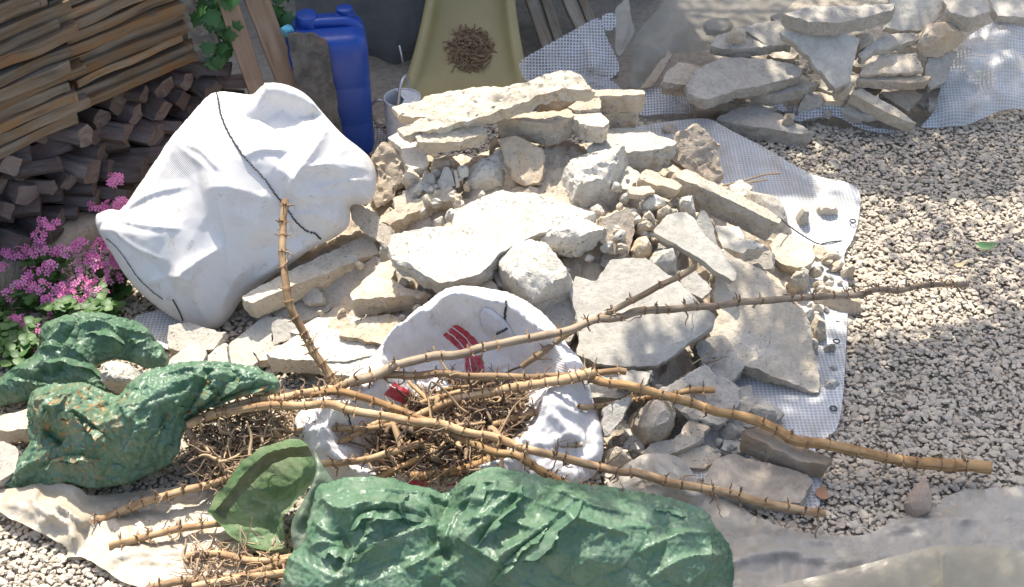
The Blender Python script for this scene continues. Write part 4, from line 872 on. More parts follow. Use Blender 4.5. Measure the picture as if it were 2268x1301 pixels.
class Relief:
    """a soft skin over an outline: base plane + height field; front skin, optional back skin"""
    def __init__(s, px, P0, ax, ay, s_=.010, seed=0, rag=.0, smooth=True):
        s.P0 = np.asarray(P0, float); s.u, s.v, s.n = frame(ax, ay); s.rs = np.random.RandomState(seed); s.seed = seed*3.7
        s.poly = s.q(np.asarray(px, float))
        if ((np.roll(s.poly, -1, 0)[:, 1]*s.poly[:, 0]) - (np.roll(s.poly, -1, 0)[:, 0]*s.poly[:, 1])).sum() < 0: s.poly = s.poly[::-1]
        s.poly = resample(chaikin(s.poly, 2) if smooth else s.poly, s_)
        if rag:
            T = np.roll(s.poly, -1, 0)-np.roll(s.poly, 1, 0); T /= np.linalg.norm(T, axis=1)[:, None]+1e-9
            s.poly = s.poly + np.stack([T[:, 1], -T[:, 0]], 1)*(rag*fbm(np.c_[s.poly*25, np.full(len(s.poly), s.seed)], 4))[:, None]
        s.V2, s.F, s.B = fill(s.poly, s_, s.rs); s.terms = []
    def q(s, px):
        out = np.array([onplane(a, b, s.P0, s.n) for a, b in np.atleast_2d(px)]) - s.P0
        return np.stack([out@s.u, out@s.v], 1)
    sharp = False
    def dome(s, h, R, p=.5):
        def f(P):
            d = polydist(P, s.poly)[0]; d = np.where(inside(P, s.poly), d, 0); t = np.clip(d/R, 0, 1); return h*(1-(1-t)**2)**p
        s.terms.append(f); return s
    def bump(s, px, h, r, rx=None):
        c = s.q([px])[0]
        def f(P):
            d = P-c; return h*np.exp(-((d[:, 0]/(rx or r))**2 + (d[:, 1]/r)**2))
        s.terms.append(f); return s
    def fold(s, px, h, w, w2=None, fade=True):
        """ridge (h>0) or valley along a line; w2 = width on the right-hand side"""
        L = resample(s.q(px), .012, closed=False) if len(px) < 3 else resample(spline(s.q(px), 40), .012, closed=False)
        def f(P):
            d, side, pos = polydist(P, L, closed=False); ww = np.where(side >= 0, w, w if w2 is None else w2)
            a = np.exp(-d/ww) if s.sharp else np.exp(-d/ww)*(1+d/ww)*.5 + .5*np.exp(-(d/ww)**2)
            if fade: a = a*np.clip(np.minimum(pos, 1-pos)*5, 0.05, 1)
            return h*a
        s.terms.append(f); return s
    def crumple(s, amp, cell, k=1., warp=.35):
        n = int(np.prod(np.ptp(s.poly, axis=0))/(cell*cell))+12; lo = s.poly.min(0)-cell; hi = s.poly.max(0)+cell; rs_ = np.random.RandomState(int(s.seed*10)+int(cell*1000)); st = rs_.get_state()
        def f(P):
            rs_.set_state(st); z = np.full(len(P), s.seed)
            W_ = P + cell*warp*np.stack([fbm(np.c_[P/cell*.7, z], 2), fbm(np.c_[P/cell*.7, z+31], 2)], 1)*2
            d1, d2 = worley(W_, rs_, n, lo, hi); return amp*(np.clip(1-(d2-d1)/(cell*.8), 0, 1)**1.6*k + .5*d1/cell - .4)
        s.terms.append(f); return s
    def pocket(s, px, depth, w):
        Q = resample(chaikin(s.q(px), 2), .01)
        def f(P):
            d = polydist(P, Q)[0]; t = np.clip(d/w, 0, 1); return np.where(inside(P, Q), -depth*t*t*(3-2*t), 0)
        s.terms.append(f); return s
    def facets(s, slope, cell, rnd=.5):
        """crumpled skin: patchwork of tilted facets meeting in sharp ridges and valleys"""
        n = int(np.prod(np.ptp(s.poly, axis=0)+2*cell)/(cell*cell))+8; lo = s.poly.min(0)-cell; hi = s.poly.max(0)+cell; rq = np.random.RandomState(int(s.seed*10)+int(cell*9999))
        S1, G1, S2, G2 = rq.uniform(lo, hi, (n, 2)), rq.normal(0, slope, (n, 2)), rq.uniform(lo, hi, (n, 2)), rq.normal(0, slope, (n, 2)); z0 = s.seed
        def env(P, S, G):
            out = np.empty(len(P))
            for k in range(0, len(P), 2000):
                D = P[k:k+2000, None]-S[None]; out[k:k+2000] = ((D*G[None]).sum(2) - (D**2).sum(2)/cell*slope*rnd).max(1)
            return out
        def f(P):
            z = np.full(len(P), z0); W_ = P + cell*.25*np.stack([fbm(np.c_[P/cell*.9, z], 2), fbm(np.c_[P/cell*.9, z+31], 2)], 1)
            return .5*(env(W_, S1, G1) - env(W_*1.07+.3, S2*1.07+.3, G2))
        s.terms.append(f); return s
    def noise(s, amp, scale, stretch=(1, 1), rid=False):
        def f(P): return amp*(ridged if rid else fbm)(np.c_[P*np.array(stretch)/scale, np.full(len(P), s.seed)], 4)
        s.terms.append(f); return s
    def fn(s, f): s.terms.append(f); return s
    def h(s, P):
        P = np.atleast_2d(P); return sum(f(P) for f in s.terms) if s.terms else np.zeros(len(P))
    def world(s, P, h): return s.P0 + P[:, :1]*s.u + P[:, 1:2]*s.v + np.asarray(h)[:, None]*s.n
    def surf(s, px, lift=.003):
        """points of the skin seen at these pixels"""
        px = np.atleast_2d(np.asarray(px, float)); tgt = px.copy()
        if hasattr(s, 'Vw'):
            sx, sy = proj(s.Vw); out = []
            for p in px:
                d = np.hypot(sx-p[0], sy-p[1]); k = np.argpartition(d, 6)[:6]; w = 1/(d[k]+.6)**2; out.append((s.Vw[k]*w[:, None]).sum(0)/w.sum() + s.n*lift)
            return np.array(out)
        for _ in range(7):
            P = s.q(tgt); Wd = s.world(P, s.h(P)); x, y = proj(Wd); tgt = tgt + .8*(px - np.stack([x, y], 1))
        P = s.q(tgt); return s.world(P, s.h(P)+lift)
    def build(s, name, mat, back=None, parent=None, zmin=None, smooth=True, uvoff=(0, 0), crum=None):
        h = s.h(s.V2); V = s.world(s.V2, h)
        if crum:
            onb = np.zeros(len(V), bool); onb[s.B[s.B >= 0]] = True; V = buckle(V, s.F, onb, seed=int(s.seed), **crum); h = (V-s.P0)@s.n
        s.Vw = V.copy(); Fc = list(s.F); UV = s.V2 - (s.q([uvoff])[0] if uvoff != (0, 0) else 0)
        if back:
            hd, R = back; d = polydist(s.V2, s.poly)[0]; t = np.clip(d/R, 0, 1); hb = -hd*np.sqrt(1-(1-t)**2); onb = np.zeros(len(s.V2), bool); onb[s.B[s.B >= 0]] = True
            idx = np.arange(len(s.V2)); free = ~onb; new = np.full(len(s.V2), -1); new[free] = len(V)+np.arange(free.sum()); new[onb] = idx[onb]
            V = np.vstack([V, s.world(s.V2[free], np.minimum(hb[free], h[free]-.004))]); UV = np.vstack([UV, UV[free]]); Fc += [tuple(int(new[i]) for i in f[::-1]) for f in s.F]
        if zmin is not None: V[:, 2] = np.maximum(V[:, 2], zmin)
        return mesh_obj(name, V, Fc, mat, parent, uv=UV, smooth=smooth)
def patch(rel, px, name, mat, parent, lift=.003, s_px=5., bulge=0.):
    """thin printed / sewn-on piece following a relief"""
    poly = resample(np.asarray(px, float), s_px); V2, Fc, B = fill(poly, s_px, np.random.RandomState(1))
    d = polydist(V2, poly)[0]; V = rel.surf(V2, lift) + (bulge*np.clip(d/12, 0, 1))[:, None]*rel.n
    return mesh_obj(name, V, [f[::-1] for f in Fc] if False else Fc, mat, parent, uv=(V2/600.))
def stitches(rel, px, name, parent, mat=None, r=.0035, dash=.010, gap=.005, lift=.004, zig=0.):
    P = spline(rel.surf(spline(np.asarray(px, float), 40), lift), 400); L = np.concatenate([[0], np.cumsum(np.linalg.norm(np.diff(P, axis=0), axis=1))]); b = MB(); t = 0; k = 0
    while t < L[-1]-dash:
        uu = np.linspace(t, t+dash, 4); Q = np.stack([np.interp(uu, L, P[:, i]) for i in range(3)], 1)
        if zig: Q = Q + rel.u*zig*(1 if k % 2 else -1)*np.array([-1, -.3, .3, 1])[:, None]
        V, Fc = tube(Q, r, 5); b.add(V, Fc); t += dash+gap; k += 1
    return b.build(name, mat or MINK, parent)
def zsheet(name, px3, mat, parent=None, s_px=9., terms=(), rag=0., zctrl=(), power=2.5, uvs=600., seed=0, crum=None):
    """sheet given by outline pixels with heights (px, py, z); heights inside are interpolated"""
    rs = np.random.RandomState(seed+1); px3 = np.asarray(px3, float); O = resample(chaikin(px3, 2), s_px)
    if (np.roll(O, -1, 0)[:, 1]*O[:, 0]-np.roll(O, -1, 0)[:, 0]*O[:, 1]).sum() < 0: O = O[::-1]
    if rag: O[:, :2] += rag*np.stack([fbm(np.c_[O[:, :2]*.04, np.full(len(O), seed)], 4), fbm(np.c_[O[:, :2]*.04, np.full(len(O), seed+50.)], 4)], 1)
    V2, Fc, B = fill(O[:, :2], s_px, rs)
    C = np.vstack([O] + [np.asarray(zctrl, float).reshape(-1, 3)]); z = np.empty(len(V2)); wt = np.r_[np.ones(len(O)), np.full(len(C)-len(O), 12.)]
    for k in range(0, len(V2), 3000):
        d = np.linalg.norm(V2[k:k+3000, None]-C[None, :, :2], axis=2)+2.; w = wt/d**power; z[k:k+3000] = (w*C[:, 2]).sum(1)/w.sum(1)
    for (kind, line, h, w) in terms:
        if kind == 'noise': z = z + h*fbm(np.c_[V2/w, np.full(len(V2), seed+9.)], 4)
        elif kind == 'ridged': z = z + h*ridged(np.c_[V2/w, np.full(len(V2), seed+9.)], 3)
        else:
            d, side, pos = polydist(V2, resample(spline(np.asarray(line, float), 40), 6, closed=False), closed=False); ww = np.where(side > 0, w, w*.35) if kind == 'lap' else w
            z = z + h*np.exp(-d/ww)*np.clip(np.minimum(pos, 1-pos)*6, .1, 1)
    V = np.array([at(a, b, c) for (a, b), c in zip(V2, z)])
    if crum:
        pin = np.zeros(len(V), bool); pin[B[B >= 0]] = True; V = buckle(V, Fc, pin, seed=seed, **crum); V[:, 2] = np.maximum(V[:, 2], .012)
    G = np.array([at(a, b, 0) for a, b in V2])[:, :2]
    return mesh_obj(name, V, [f[::-1] for f in Fc], mat, parent, uv=G)

# --- big filled white sack
P0 = at(440, 733, .02)
S_ = empty('rubble_sack', (P0[0], P0[1], 0), 'big filled white woven sack with a dark seam leaning on the heap', 'sack')
bs = Relief([(466,206),(490,201),(520,204),(558,210),(580,198),(605,188),(650,196),(690,219),(725,262),(760,301),(798,328),(824,353),(834,392),(830,432),(815,456),(772,450),(776,480),(772,505),(735,530),(700,545),(640,585),(560,640),(530,665),(510,700),(480,730),(440,734),(400,716),(360,690),(300,640),(260,580),(228,528),(224,505),(250,478),(278,462),(300,430),(340,370),(385,310),(430,250)], P0, -.05, -1.15, .0085, 1)
bs.sharp = True; bs.dome(.17, .30).fold([(565,215),(612,192),(675,212),(735,270)], .085, .055).pocket([(540,266),(578,226),(612,203),(660,213),(712,238),(738,264),(704,302),(655,336),(615,345),(572,322),(548,292)], .085, .085).fold([(742,262),(722,330),(685,395),(645,447)], .055, .035, .085)
bs.fold([(480,215),(500,235),(528,245)], .02, .02).fold([(660,452),(720,445),(790,440)], .03, .05, .03).fold([(690,392),(740,378),(790,392)], .014, .018).fold([(530,545),(460,590),(400,640)], .035, .07, .035).fold([(560,560),(640,540),(720,505)], -.03, .05).fold([(560,640),(640,575),(740,525)], .018, .02)
bs.fold([(700,545),(640,575),(560,630)], .012, .012).fold([(470,440),(520,430),(590,445),(640,460)], .045, .10, .14).fold([(300,470),(380,390),(440,290)], .02, .05).bump((780,400), -.02, .08).noise(.005, .16).fold([(430,300),(520,360)], .006, .012).fold([(410,330),(500,400)], .006, .012)
bs.fold([(800,330),(760,350),(735,420)], .014, .02).fold([(250,500),(330,560),(420,650)], -.012, .05)
for l in ([(275,480),(360,440),(450,425)], [(270,490),(350,510),(440,520)], [(262,510),(330,560),(400,590)], [(828,380),(760,372),(700,385)], [(825,400),(750,415),(690,440)], [(485,212),(500,300),(505,380)], [(478,212),(440,300),(400,350)], [(650,200),(665,260),(700,300)], [(470,728),(450,650),(460,580)], [(490,725),(520,640),(570,590)], [(760,500),(690,480),(640,500)], [(330,640),(400,620),(480,640)], [(560,370),(600,350),(660,350)], [(420,330),(470,350),(520,400)]): bs.fold(l, .011, .014, .006)
bs.facets(.17, .20).facets(.10, .07).build('sack_body', MSACK, (.16, .22), S_, zmin=.004, crum=dict(grow=.05, iters=160, bend=.06, anchor=.012))
ear = Relief([(210,486),(222,474),(248,466),(272,470),(276,482),(262,500),(240,515),(228,527),(218,520)], P0 + np.array([-.3, .16, .22]), -.1, -.5, .007, 2)
ear.dome(.05, .05).fold([(222,478),(240,490),(262,478)], -.02, .012).fold([(230,515),(235,495),(225,480)], .012, .012); ear.build('tied_corner', MSACK, (.03, .04), S_)
stitches(bs, [(480,207),(486,235),(492,262),(510,300),(535,340),(560,368),(590,402),(618,440),(640,470),(662,498),(680,512),(690,516)], 'seam', S_, dash=.009, gap=.002, r=.0032, zig=.0015)
stitches(bs, [(688,516),(698,518),(712,532)], 'seam_end', S_, dash=.008, gap=.003, r=.004)
stitches(bs, [(235,528),(258,548),(275,570),(292,596),(312,622),(340,648),(362,664)], 'edge_thread', S_, dash=.03, gap=.002, r=.0018)
stitches(bs, [(382,664),(392,680),(402,700),(406,712)], 'edge_seam', S_, dash=.009, gap=.002, r=.0028)

# --- open white sack with roots
P0 = at(1090, 1085, .015)
O_ = empty('open_sack', (P0[0], P0[1], 0), 'open white woven sack with red print bands, full of roots', 'sack')
RIM = [(712,975),(780,915),(832,888),(850,850),(846,805),(856,775),(885,742),(930,712),(985,690),(1045,683),(1100,690),(1150,712),(1200,748),(1238,790),(1258,838),(1262,868),(1205,880),(1200,935),(1165,985),(1130,1045),(1000,1062),(860,1062),(760,1045)]
osk = Relief([(638,990),(646,930),(690,890),(760,850),(800,818),(848,770),(888,722),(930,682),(985,655),(1040,646),(1110,651),(1180,678),(1228,722),(1260,768),(1290,800),(1304,850),(1318,900),(1337,965),(1335,1020),(1310,1065),(1200,1095),(900,1098),(740,1075)], P0, 0, -.55, .008, 3)
rim = resample(chaikin(osk.q(RIM), 2), .01)
def openh(P):
    d, _, pos = polydist(P, rim); ins = inside(P, rim); do = polydist(P, osk.poly)[0]; zz = np.zeros(len(P))
    wr = .020*vnoise(np.c_[pos*48, zz, zz])*np.exp(-d/.05) + .028*vnoise(np.c_[pos*17, zz+5, zz])*np.exp(-d/.09)
    return wr + np.where(ins, .075 - .15*np.clip(d/.10, 0, 1)**.8, .075*np.sqrt(np.clip(do/(do+d+1e-6), 0, 1)))
osk.fn(openh).noise(.012, .12).noise(.006, .05, (1, 1), True)
osk.fold([(1205,885),(1240,920),(1300,935)], .03, .02).fold([(1195,930),(1230,950),(1290,1000)], .028, .018).fold([(1285,850),(1290,930),(1300,1030)], -.03, .02).fold([(1210,1000),(1260,985),(1310,990)], .02, .02).fold([(1320,930),(1318,1000),(1300,1050)], .03, .02)
osk.fold([(700,905),(760,930),(800,990)], .02, .02).fold([(650,960),(720,975),(800,1000)], .018, .018).fold([(690,1010),(760,1000),(820,985)], .02, .015).fold([(840,860),(870,800),(935,745),(1010,720)], .012, .02)
for k in range(7): osk.fold([(770+k*14, 860-6*k), (790+k*12, 900-3*k), (800+k*12, 925-3*k)], .009, .008)
osk.facets(.22, .11).facets(.15, .045).build('sack_body', MSACK, None, O_, zmin=.004, crum=dict(grow=.10, iters=160, bend=.08, anchor=.008))
for P in ([(981,744),(1008,720),(1014,720),(1043,742),(1059,760),(1065,772),(1021,778),(1003,762)], [(1030,792),(1066,788),(1072,812),(1070,830),(1032,828)], [(851,876),(873,847),(905,865),(909,880),(895,896)], [(892,1070),(925,1062),(958,1074),(930,1080)], [(982,1078),(1012,1070),(1020,1078)]):
    patch(osk, P, 'red_band', MRED, O_, .004, 6.)
for P in ([(990,736),(1010,752),(1030,776)], [(1002,727),(1026,745),(1048,770)], [(866,856),(893,874),(903,888)], [(1040,795),(1045,826)]):
    V, Fc = tube(osk.surf(spline(np.array(P, float), 14), .006), .002, 5); mesh_obj('white_stripe', V, Fc, MWLINE, O_)
patch(osk, [(1064,694),(1072,683),(1090,690),(1118,712),(1136,742),(1140,758),(1118,752),(1096,752),(1075,742),(1066,722)], 'folded_corner', MSACK, O_, .012, 5., .02)
stitches(osk, [(1122,668),(1119,690),(1117,718)], 'seam', O_, dash=.007, gap=.004, r=.0045); stitches(osk, [(1124,736),(1110,744),(1096,751)], 'seam', O_, dash=.007, gap=.004, r=.0045, lift=.034)
stitches(osk, [(768,915),(775,935),(778,948)], 'seam', O_, dash=.007, gap=.004, r=.004)

# --- green bag in front
P0 = at(1100, 1300, .10)
G_ = empty('green_bag', (P0[0], P0[1], 0), 'large green plastic bag with open mouth lying in the foreground', 'plastic bag')
gb = Relief([(700,1150),(704,1110),(713,1083),(743,1072),(775,1064),(813,1060),(850,1060),(880,1063),(907,1074),(950,1079),(975,1090),(995,1088),(1025,1062),(1050,1046),(1070,1038),(1099,1033),(1148,1045),(1228,1066),(1290,1078),(1330,1074),(1390,1081),(1497,1104),(1562,1122),(1578,1145),(1591,1167),(1612,1192),(1626,1214),(1632,1260),(1632,1380),(1500,1420),(640,1420),(636,1300),(655,1240),(690,1210)], P0, -.05, -.75, .0066, 5, .006, False)
gb.sharp = True; gb.dome(.17, .26, .7).fold([(1000,1090),(985,1140),(975,1200),(1010,1260)], -.07, .05).fold([(1060,1050),(1035,1110),(1000,1180),(985,1240)], .05, .03, .05).fold([(1115,1040),(1090,1120),(1040,1180),(1000,1230)], .05, .05, .03).fold([(1150,1060),(1155,1090),(1100,1140),(1045,1215)], .03, .025, .02)
gb.fold([(1300,1095),(1200,1190),(1110,1250),(1080,1290)], .05, .07, .04).fold([(1110,1245),(1180,1200),(1215,1170)], .03, .02, .015).fold([(1035,1220),(1060,1190),(1110,1160)], .025, .02, .015)
gb.fold([(760,1180),(800,1140),(880,1130),(960,1150)], .035, .03, .02).fold([(800,1185),(810,1145),(850,1128)], .02, .015).fold([(880,1100),(870,1130),(900,1160)], .02, .018).fold([(700,1230),(740,1215),(790,1230)], .03, .02).fold([(770,1180),(785,1230),(760,1290)], -.04, .03).fold([(840,1200),(790,1260),(780,1300)], .03, .025, .02).fold([(740,1120),(760,1150),(750,1190)], .015, .015).fold([(950,1150),(975,1180),(960,1120)], .02, .02)
gb.fold([(1340,1130),(1420,1110),(1520,1135)], .012, .02).fold([(1480,1140),(1470,1220),(1440,1290)], -.02, .04).fold([(1560,1150),(1570,1220),(1560,1300)], .02, .04).fold([(1300,1220),(1380,1180),(1460,1180)], .02, .03)
gb.bump((850,1120), .03, .08).bump((1300,1180), .02, .15)
for l in ([(1000,1112),(920,1095),(830,1100)], [(995,1130),(900,1130),(800,1150)], [(1000,1160),(920,1190),(820,1235)], [(1005,1180),(960,1240),(900,1275)], [(1010,1105),(1060,1085),(1110,1075)], [(1010,1130),(1100,1100),(1190,1118)], [(1015,1170),(1110,1160),(1210,1195)], [(1015,1200),(1080,1240),(1130,1275)], [(1200,1080),(1300,1130),(1400,1150)], [(1180,1120),(1290,1170),(1400,1200)], [(1600,1180),(1500,1190),(1400,1240)], [(1620,1230),(1520,1240),(1430,1290)], [(720,1100),(760,1140),(820,1150)], [(705,1160),(760,1200),(830,1190)]): gb.fold(l, .024, .022, .010)
gb.facets(.34, .15).facets(.26, .045)
gb.build('bag_body', MGREEN, (.10, .2), G_, zmin=.003, crum=dict(grow=.11, iters=260, bend=.022, anchor=.007))
P1 = at(560, 1215, .03)
mo = Relief([(472,1137),(504,1099),(530,1062),(558,1029),(595,1001),(638,990),(687,985),(697,993),(704,1030),(702,1062),(684,1092),(665,1121),(650,1150),(642,1175),(645,1200),(640,1218),(600,1222),(571,1217),(545,1205),(525,1190),(500,1166)], P1, -.25, -.75, .007, 6, .003, False)
rim2 = mo.poly.copy()
def mouth(P):
    d = polydist(P, rim2)[0]; return .06 - .17*(1-np.exp(-d/.06))
MMOUTH = mat_plastic('backlit_green_plastic', (.15, .26, .12), (.24, .34, .19), .5, .42, .55, (.42, .44, .29)); mo.sharp = True; mo.fn(mouth).fold([(545,1095),(600,1110),(660,1085)], .02, .02).fold([(590,1070),(595,1120),(605,1140)], .025, .012).fold([(540,1100),(580,1115),(570,1150)], .03, .015).fold([(585,1140),(620,1150),(650,1130)], .03, .03).facets(.7, .065).facets(.5, .03)  # mouth colour brighter than the bag: sun shining through is put into it
mo.build('bag_mouth', MMOUTH, None, G_, zmin=.002, crum=dict(grow=.07, iters=140, bend=.025, anchor=.01))
MHEM = mat_plastic('olive_hem', (.15, .145, .075), (.21, .20, .115), .2, .5, .5, (.28, .26, .18))
patch(mo, [(474,1136),(506,1098),(532,1061),(560,1030),(596,1003),(638,992),(686,988),(695,996),(698,1012),(640,1014),(603,1030),(566,1064),(532,1100),(506,1135),(500,1150)], 'hem', MHEM, G_, .004, 5.)
hm = Relief([(697,992),(710,1018),(722,1042),(743,1070),(736,1078),(714,1084),(703,1115),(696,1158),(694,1200),(692,1226),(680,1240),(678,1310),(634,1310),(640,1250),(646,1205),(641,1178),(652,1146),(666,1118),(686,1088),(704,1058),(703,1020)], P1 + mo.n*.075, -.25, -.75, .007, 7)
hm.dome(.025, .04).fold([(700,1000),(712,1050),(690,1110),(660,1180)], .02, .015).facets(.4, .05).facets(.3, .02).build('bag_collar', mat_plastic('green_collar', (.10, .16, .10), (.16, .22, .15), .3, .4, .6, (.36, .36, .29)), None, G_)

# --- green bag on the left, filled, with rust stains
P0 = at(260, 1078, .07)
L_ = empty('green_bag', (P0[0], P0[1], 0), 'filled green plastic bag with rusty stains on the left', 'plastic bag')
lb = Relief([(0,1074),(20,1040),(45,1008),(62,985),(58,940),(62,900),(75,872),(120,852),(190,852),(240,872),(268,886),(290,858),(330,832),(375,815),(420,806),(500,804),(570,815),(605,832),(628,852),(605,874),(560,872),(500,888),(455,908),(420,932),(402,968),(398,1000),(370,1030),(330,1052),(270,1077),(200,1082),(150,1068),(80,1078),(30,1085)], P0, 0, -.7, .0062, 8, .006, False)
lb.sharp = True; lb.dome(.14, .22, .75).fold([(60,930),(150,925),(250,965),(330,930),(390,908),(480,880),(600,850)], .055, .09, .11).fold([(462,829),(440,875),(397,932)], .06, .03, .02).fold([(480,830),(455,880),(415,935)], -.05, .02, .03).fold([(523,835),(480,880),(440,912)], .055, .03, .018).fold([(545,840),(500,880),(460,908)], -.045, .02, .03).fold([(500,860),(455,905),(410,960)], -.03, .02).fold([(610,851),(484,887),(400,935),(385,990)], .02, .012).fold([(181,932),(215,955),(249,980)], -.045, .018).fold([(190,925),(225,950),(252,975)], .03, .012).fold([(115,960),(140,980),(160,1000)], -.04, .018).fold([(110,955),(135,925),(165,935)], .03, .015)
lb.fold([(365,912),(350,950),(325,975)], .025, .015).fold([(375,915),(372,950),(360,1000)], -.02, .02).fold([(280,930),(345,910),(430,860)], .015, .02).fold([(80,1040),(150,1005),(230,1020)], .02, .02).fold([(30,1060),(70,1020),(90,980)], .02, .02).fold([(240,872),(230,920),(280,900)], -.02, .03).fold([(85,900),(140,905),(200,875)], .02, .02).fold([(70,950),(110,900),(150,870)], .015, .015)
for l in ([(615,850),(520,830),(400,830)], [(610,855),(500,850),(380,870)], [(600,860),(470,880),(350,915)], [(585,840),(480,815),(360,850)], [(245,875),(220,930),(170,980)], [(255,880),(270,950),(250,1030)], [(265,885),(320,960),(320,1030)], [(70,890),(110,940),(100,1010)], [(150,860),(160,920),(130,980)], [(20,1065),(110,1030),(220,1050)], [(390,960),(330,980),(280,1040)]): lb.fold(l, .022, .020, .009)
lb.facets(.42, .12).facets(.36, .045)
lb.build('bag_body', MGREENR, (.09, .12), L_, zmin=.004, uvoff=(190, 950), crum=dict(grow=.20, iters=320, bend=.024, anchor=.004))
lt = Relief([(-30,880),(0,832),(40,802),(85,790),(100,770),(90,742),(98,720),(150,704),(190,697),(240,700),(300,710),(335,738),(358,765),(372,792),(362,815),(325,816),(285,800),(255,795),(222,806),(212,814),(240,845),(252,872),(235,890),(180,890),(90,882),(40,892),(-30,895)], at(200, 860, .085), 0, -.6, .0058, 9, .006, False)
L2 = empty('green_bag', tuple(at(200, 820, 0)), 'crumpled empty green plastic bag between the pink flowers and the rusty green bag', 'plastic bag')
lt.sharp = True; lt.dome(.075, .08, .8).fold([(60,800),(120,790),(190,800),(245,850)], .03, .03, .02).fold([(170,705),(180,740),(140,800)], -.035, .025).fold([(160,712),(150,750),(110,790)], .03, .02).fold([(180,735),(240,730),(270,750),(275,790)], .03, .025, .02).fold([(270,745),(310,750),(345,745)], .03, .02, .015).fold([(275,760),(310,780),(360,790)], -.03, .04).fold([(100,830),(130,845),(160,820)], -.03, .02).fold([(20,830),(60,835),(110,850)], .025, .02).fold([(200,705),(230,720),(290,715)], .018, .015)
lt.facets(.45, .09).facets(.3, .04); lt.build('bag_body', MGREEN, (.05, .07), L2, zmin=.004, crum=dict(grow=.19, iters=300, bend=.022, anchor=.005))

# --- loose folds of plastic standing off the bags
def fin(rel, px, h, lean, mat, parent, seed):
    n = 46; P = rel.surf(spline(np.array(px, float), n), -.004); t = np.linspace(0, 1, n); sh = np.sin(math.pi*t)**.6; w = np.stack([fbm(np.c_[t*7, np.full(n, seed+k*5.), np.zeros(n)], 3) for k in range(3)], 1)
    d = rel.u*lean[0] + rel.v*lean[1]; V = []
    for f_ in (0., .35, .7, 1.):
        V.append(P + (rel.n*(h*f_*(1-.25*f_)) + d*(h*f_*f_*.9))*sh[:, None]*(1+.45*w[:, :1]) + .012*f_*w*sh[:, None])
    V = np.concatenate(V); return mesh_obj('loose_fold', V, [(r*n+i, r*n+i+1, (r+1)*n+i+1, (r+1)*n+i) for r in range(3) for i in range(n-1)], mat, parent, uv=np.zeros((4*n, 2)))
for k, (l, h_, ln) in enumerate([([(1062,1052),(1040,1105),(1008,1170),(995,1235)], .055, (.8, -.2)), ([(1148,1062),(1140,1110),(1085,1165),(1050,1220)], .045, (.7, .1)), ([(1290,1100),(1205,1180),(1140,1235),(1085,1292)], .05, (.5, -.6)), ([(1215,1165),(1165,1205),(1110,1250)], .035, (.3, -.7)), ([(770,1175),(800,1138),(870,1128),(955,1148)], .045, (0, -.9)), ([(850,1125),(815,1145),(803,1190)], .04, (.6, -.4)), ([(905,1095),(880,1125),(905,1165)], .03, (.6, 0)), ([(705,1225),(745,1210),(800,1228)], .04, (0, -.9)), ([(845,1195),(800,1245),(785,1300)], .045, (-.6, -.3)), ([(1420,1120),(1500,1130),(1570,1150)], .025, (0, -.8))]): fin(gb, l, h_, ln, MGREEN, G_, k)
for k, (l, h_, ln) in enumerate([([(465,826),(442,875),(400,930)], .05, (.7, -.3)), ([(528,832),(485,876),(443,910)], .05, (.6, -.4)), ([(608,850),(500,878),(405,932)], .03, (0, -.8)), ([(185,928),(215,950),(250,978)], .04, (-.3, -.7)), ([(112,957),(132,930),(168,935)], .04, (.2, .6)), ([(370,910),(352,950),(326,978)], .03, (.6, -.3)), ([(85,1038),(150,1008),(225,1018)], .035, (0, -.8)), ([(66,985),(100,915),(150,872)], .03, (.8, 0))]): fin(lb, l, h_, ln, MGREENR, L_, 20+k)
for k, (l, h_, ln) in enumerate([([(95,800),(150,792),(215,812),(245,850)], .04, (0, -.9)), ([(178,712),(172,750),(135,800)], .035, (-.7, 0)), ([(185,738),(240,732),(272,752),(276,785)], .035, (.2, -.8)), ([(20,832),(60,838),(112,850)], .03, (0, -.8)), ([(275,748),(312,752),(345,748)], .025, (0, -.8))]): fin(lt, l, h_, ln, MGREEN, L2, 40+k)
# --- plastic films
f1 = zsheet('plastic_film', [(-40,1085,.03),(30,1082,.05),(90,1068,.07),(140,1072,.09),(180,1078,.08),(192,1100,.05),(260,1095,.02),(400,1075,.02),(520,1060,.02),(560,1150,.02),(560,1310,.02),(420,1330,.02),(270,1292,.03),(230,1262,.035),(195,1235,.03),(150,1232,.03),(132,1245,.025),(160,1215,.03),(92,1182,.045),(30,1150,.05),(-40,1115,.05)], MFILM, None, 8., [('fold', [(90,1075),(75,1115),(150,1165),(165,1225)], .05, 16.), ('fold', [(115,1110),(160,1140),(200,1165)], .05, 12.), ('fold', [(0,1110),(60,1130),(110,1170)], .03, 25.), ('fold', [(190,1105),(300,1150),(430,1150)], -.012, 30.), ('fold', [(210,1250),(300,1225),(420,1225)], .02, 14.), ('noise', None, .012, 60.), ('ridged', None, .006, 30.)], rag=4., seed=1, crum=dict(grow=.05, iters=160, bend=.05, anchor=.008))
tag(f1, 'dusty cream plastic film spread under the canes at the lower left', 'plastic film')
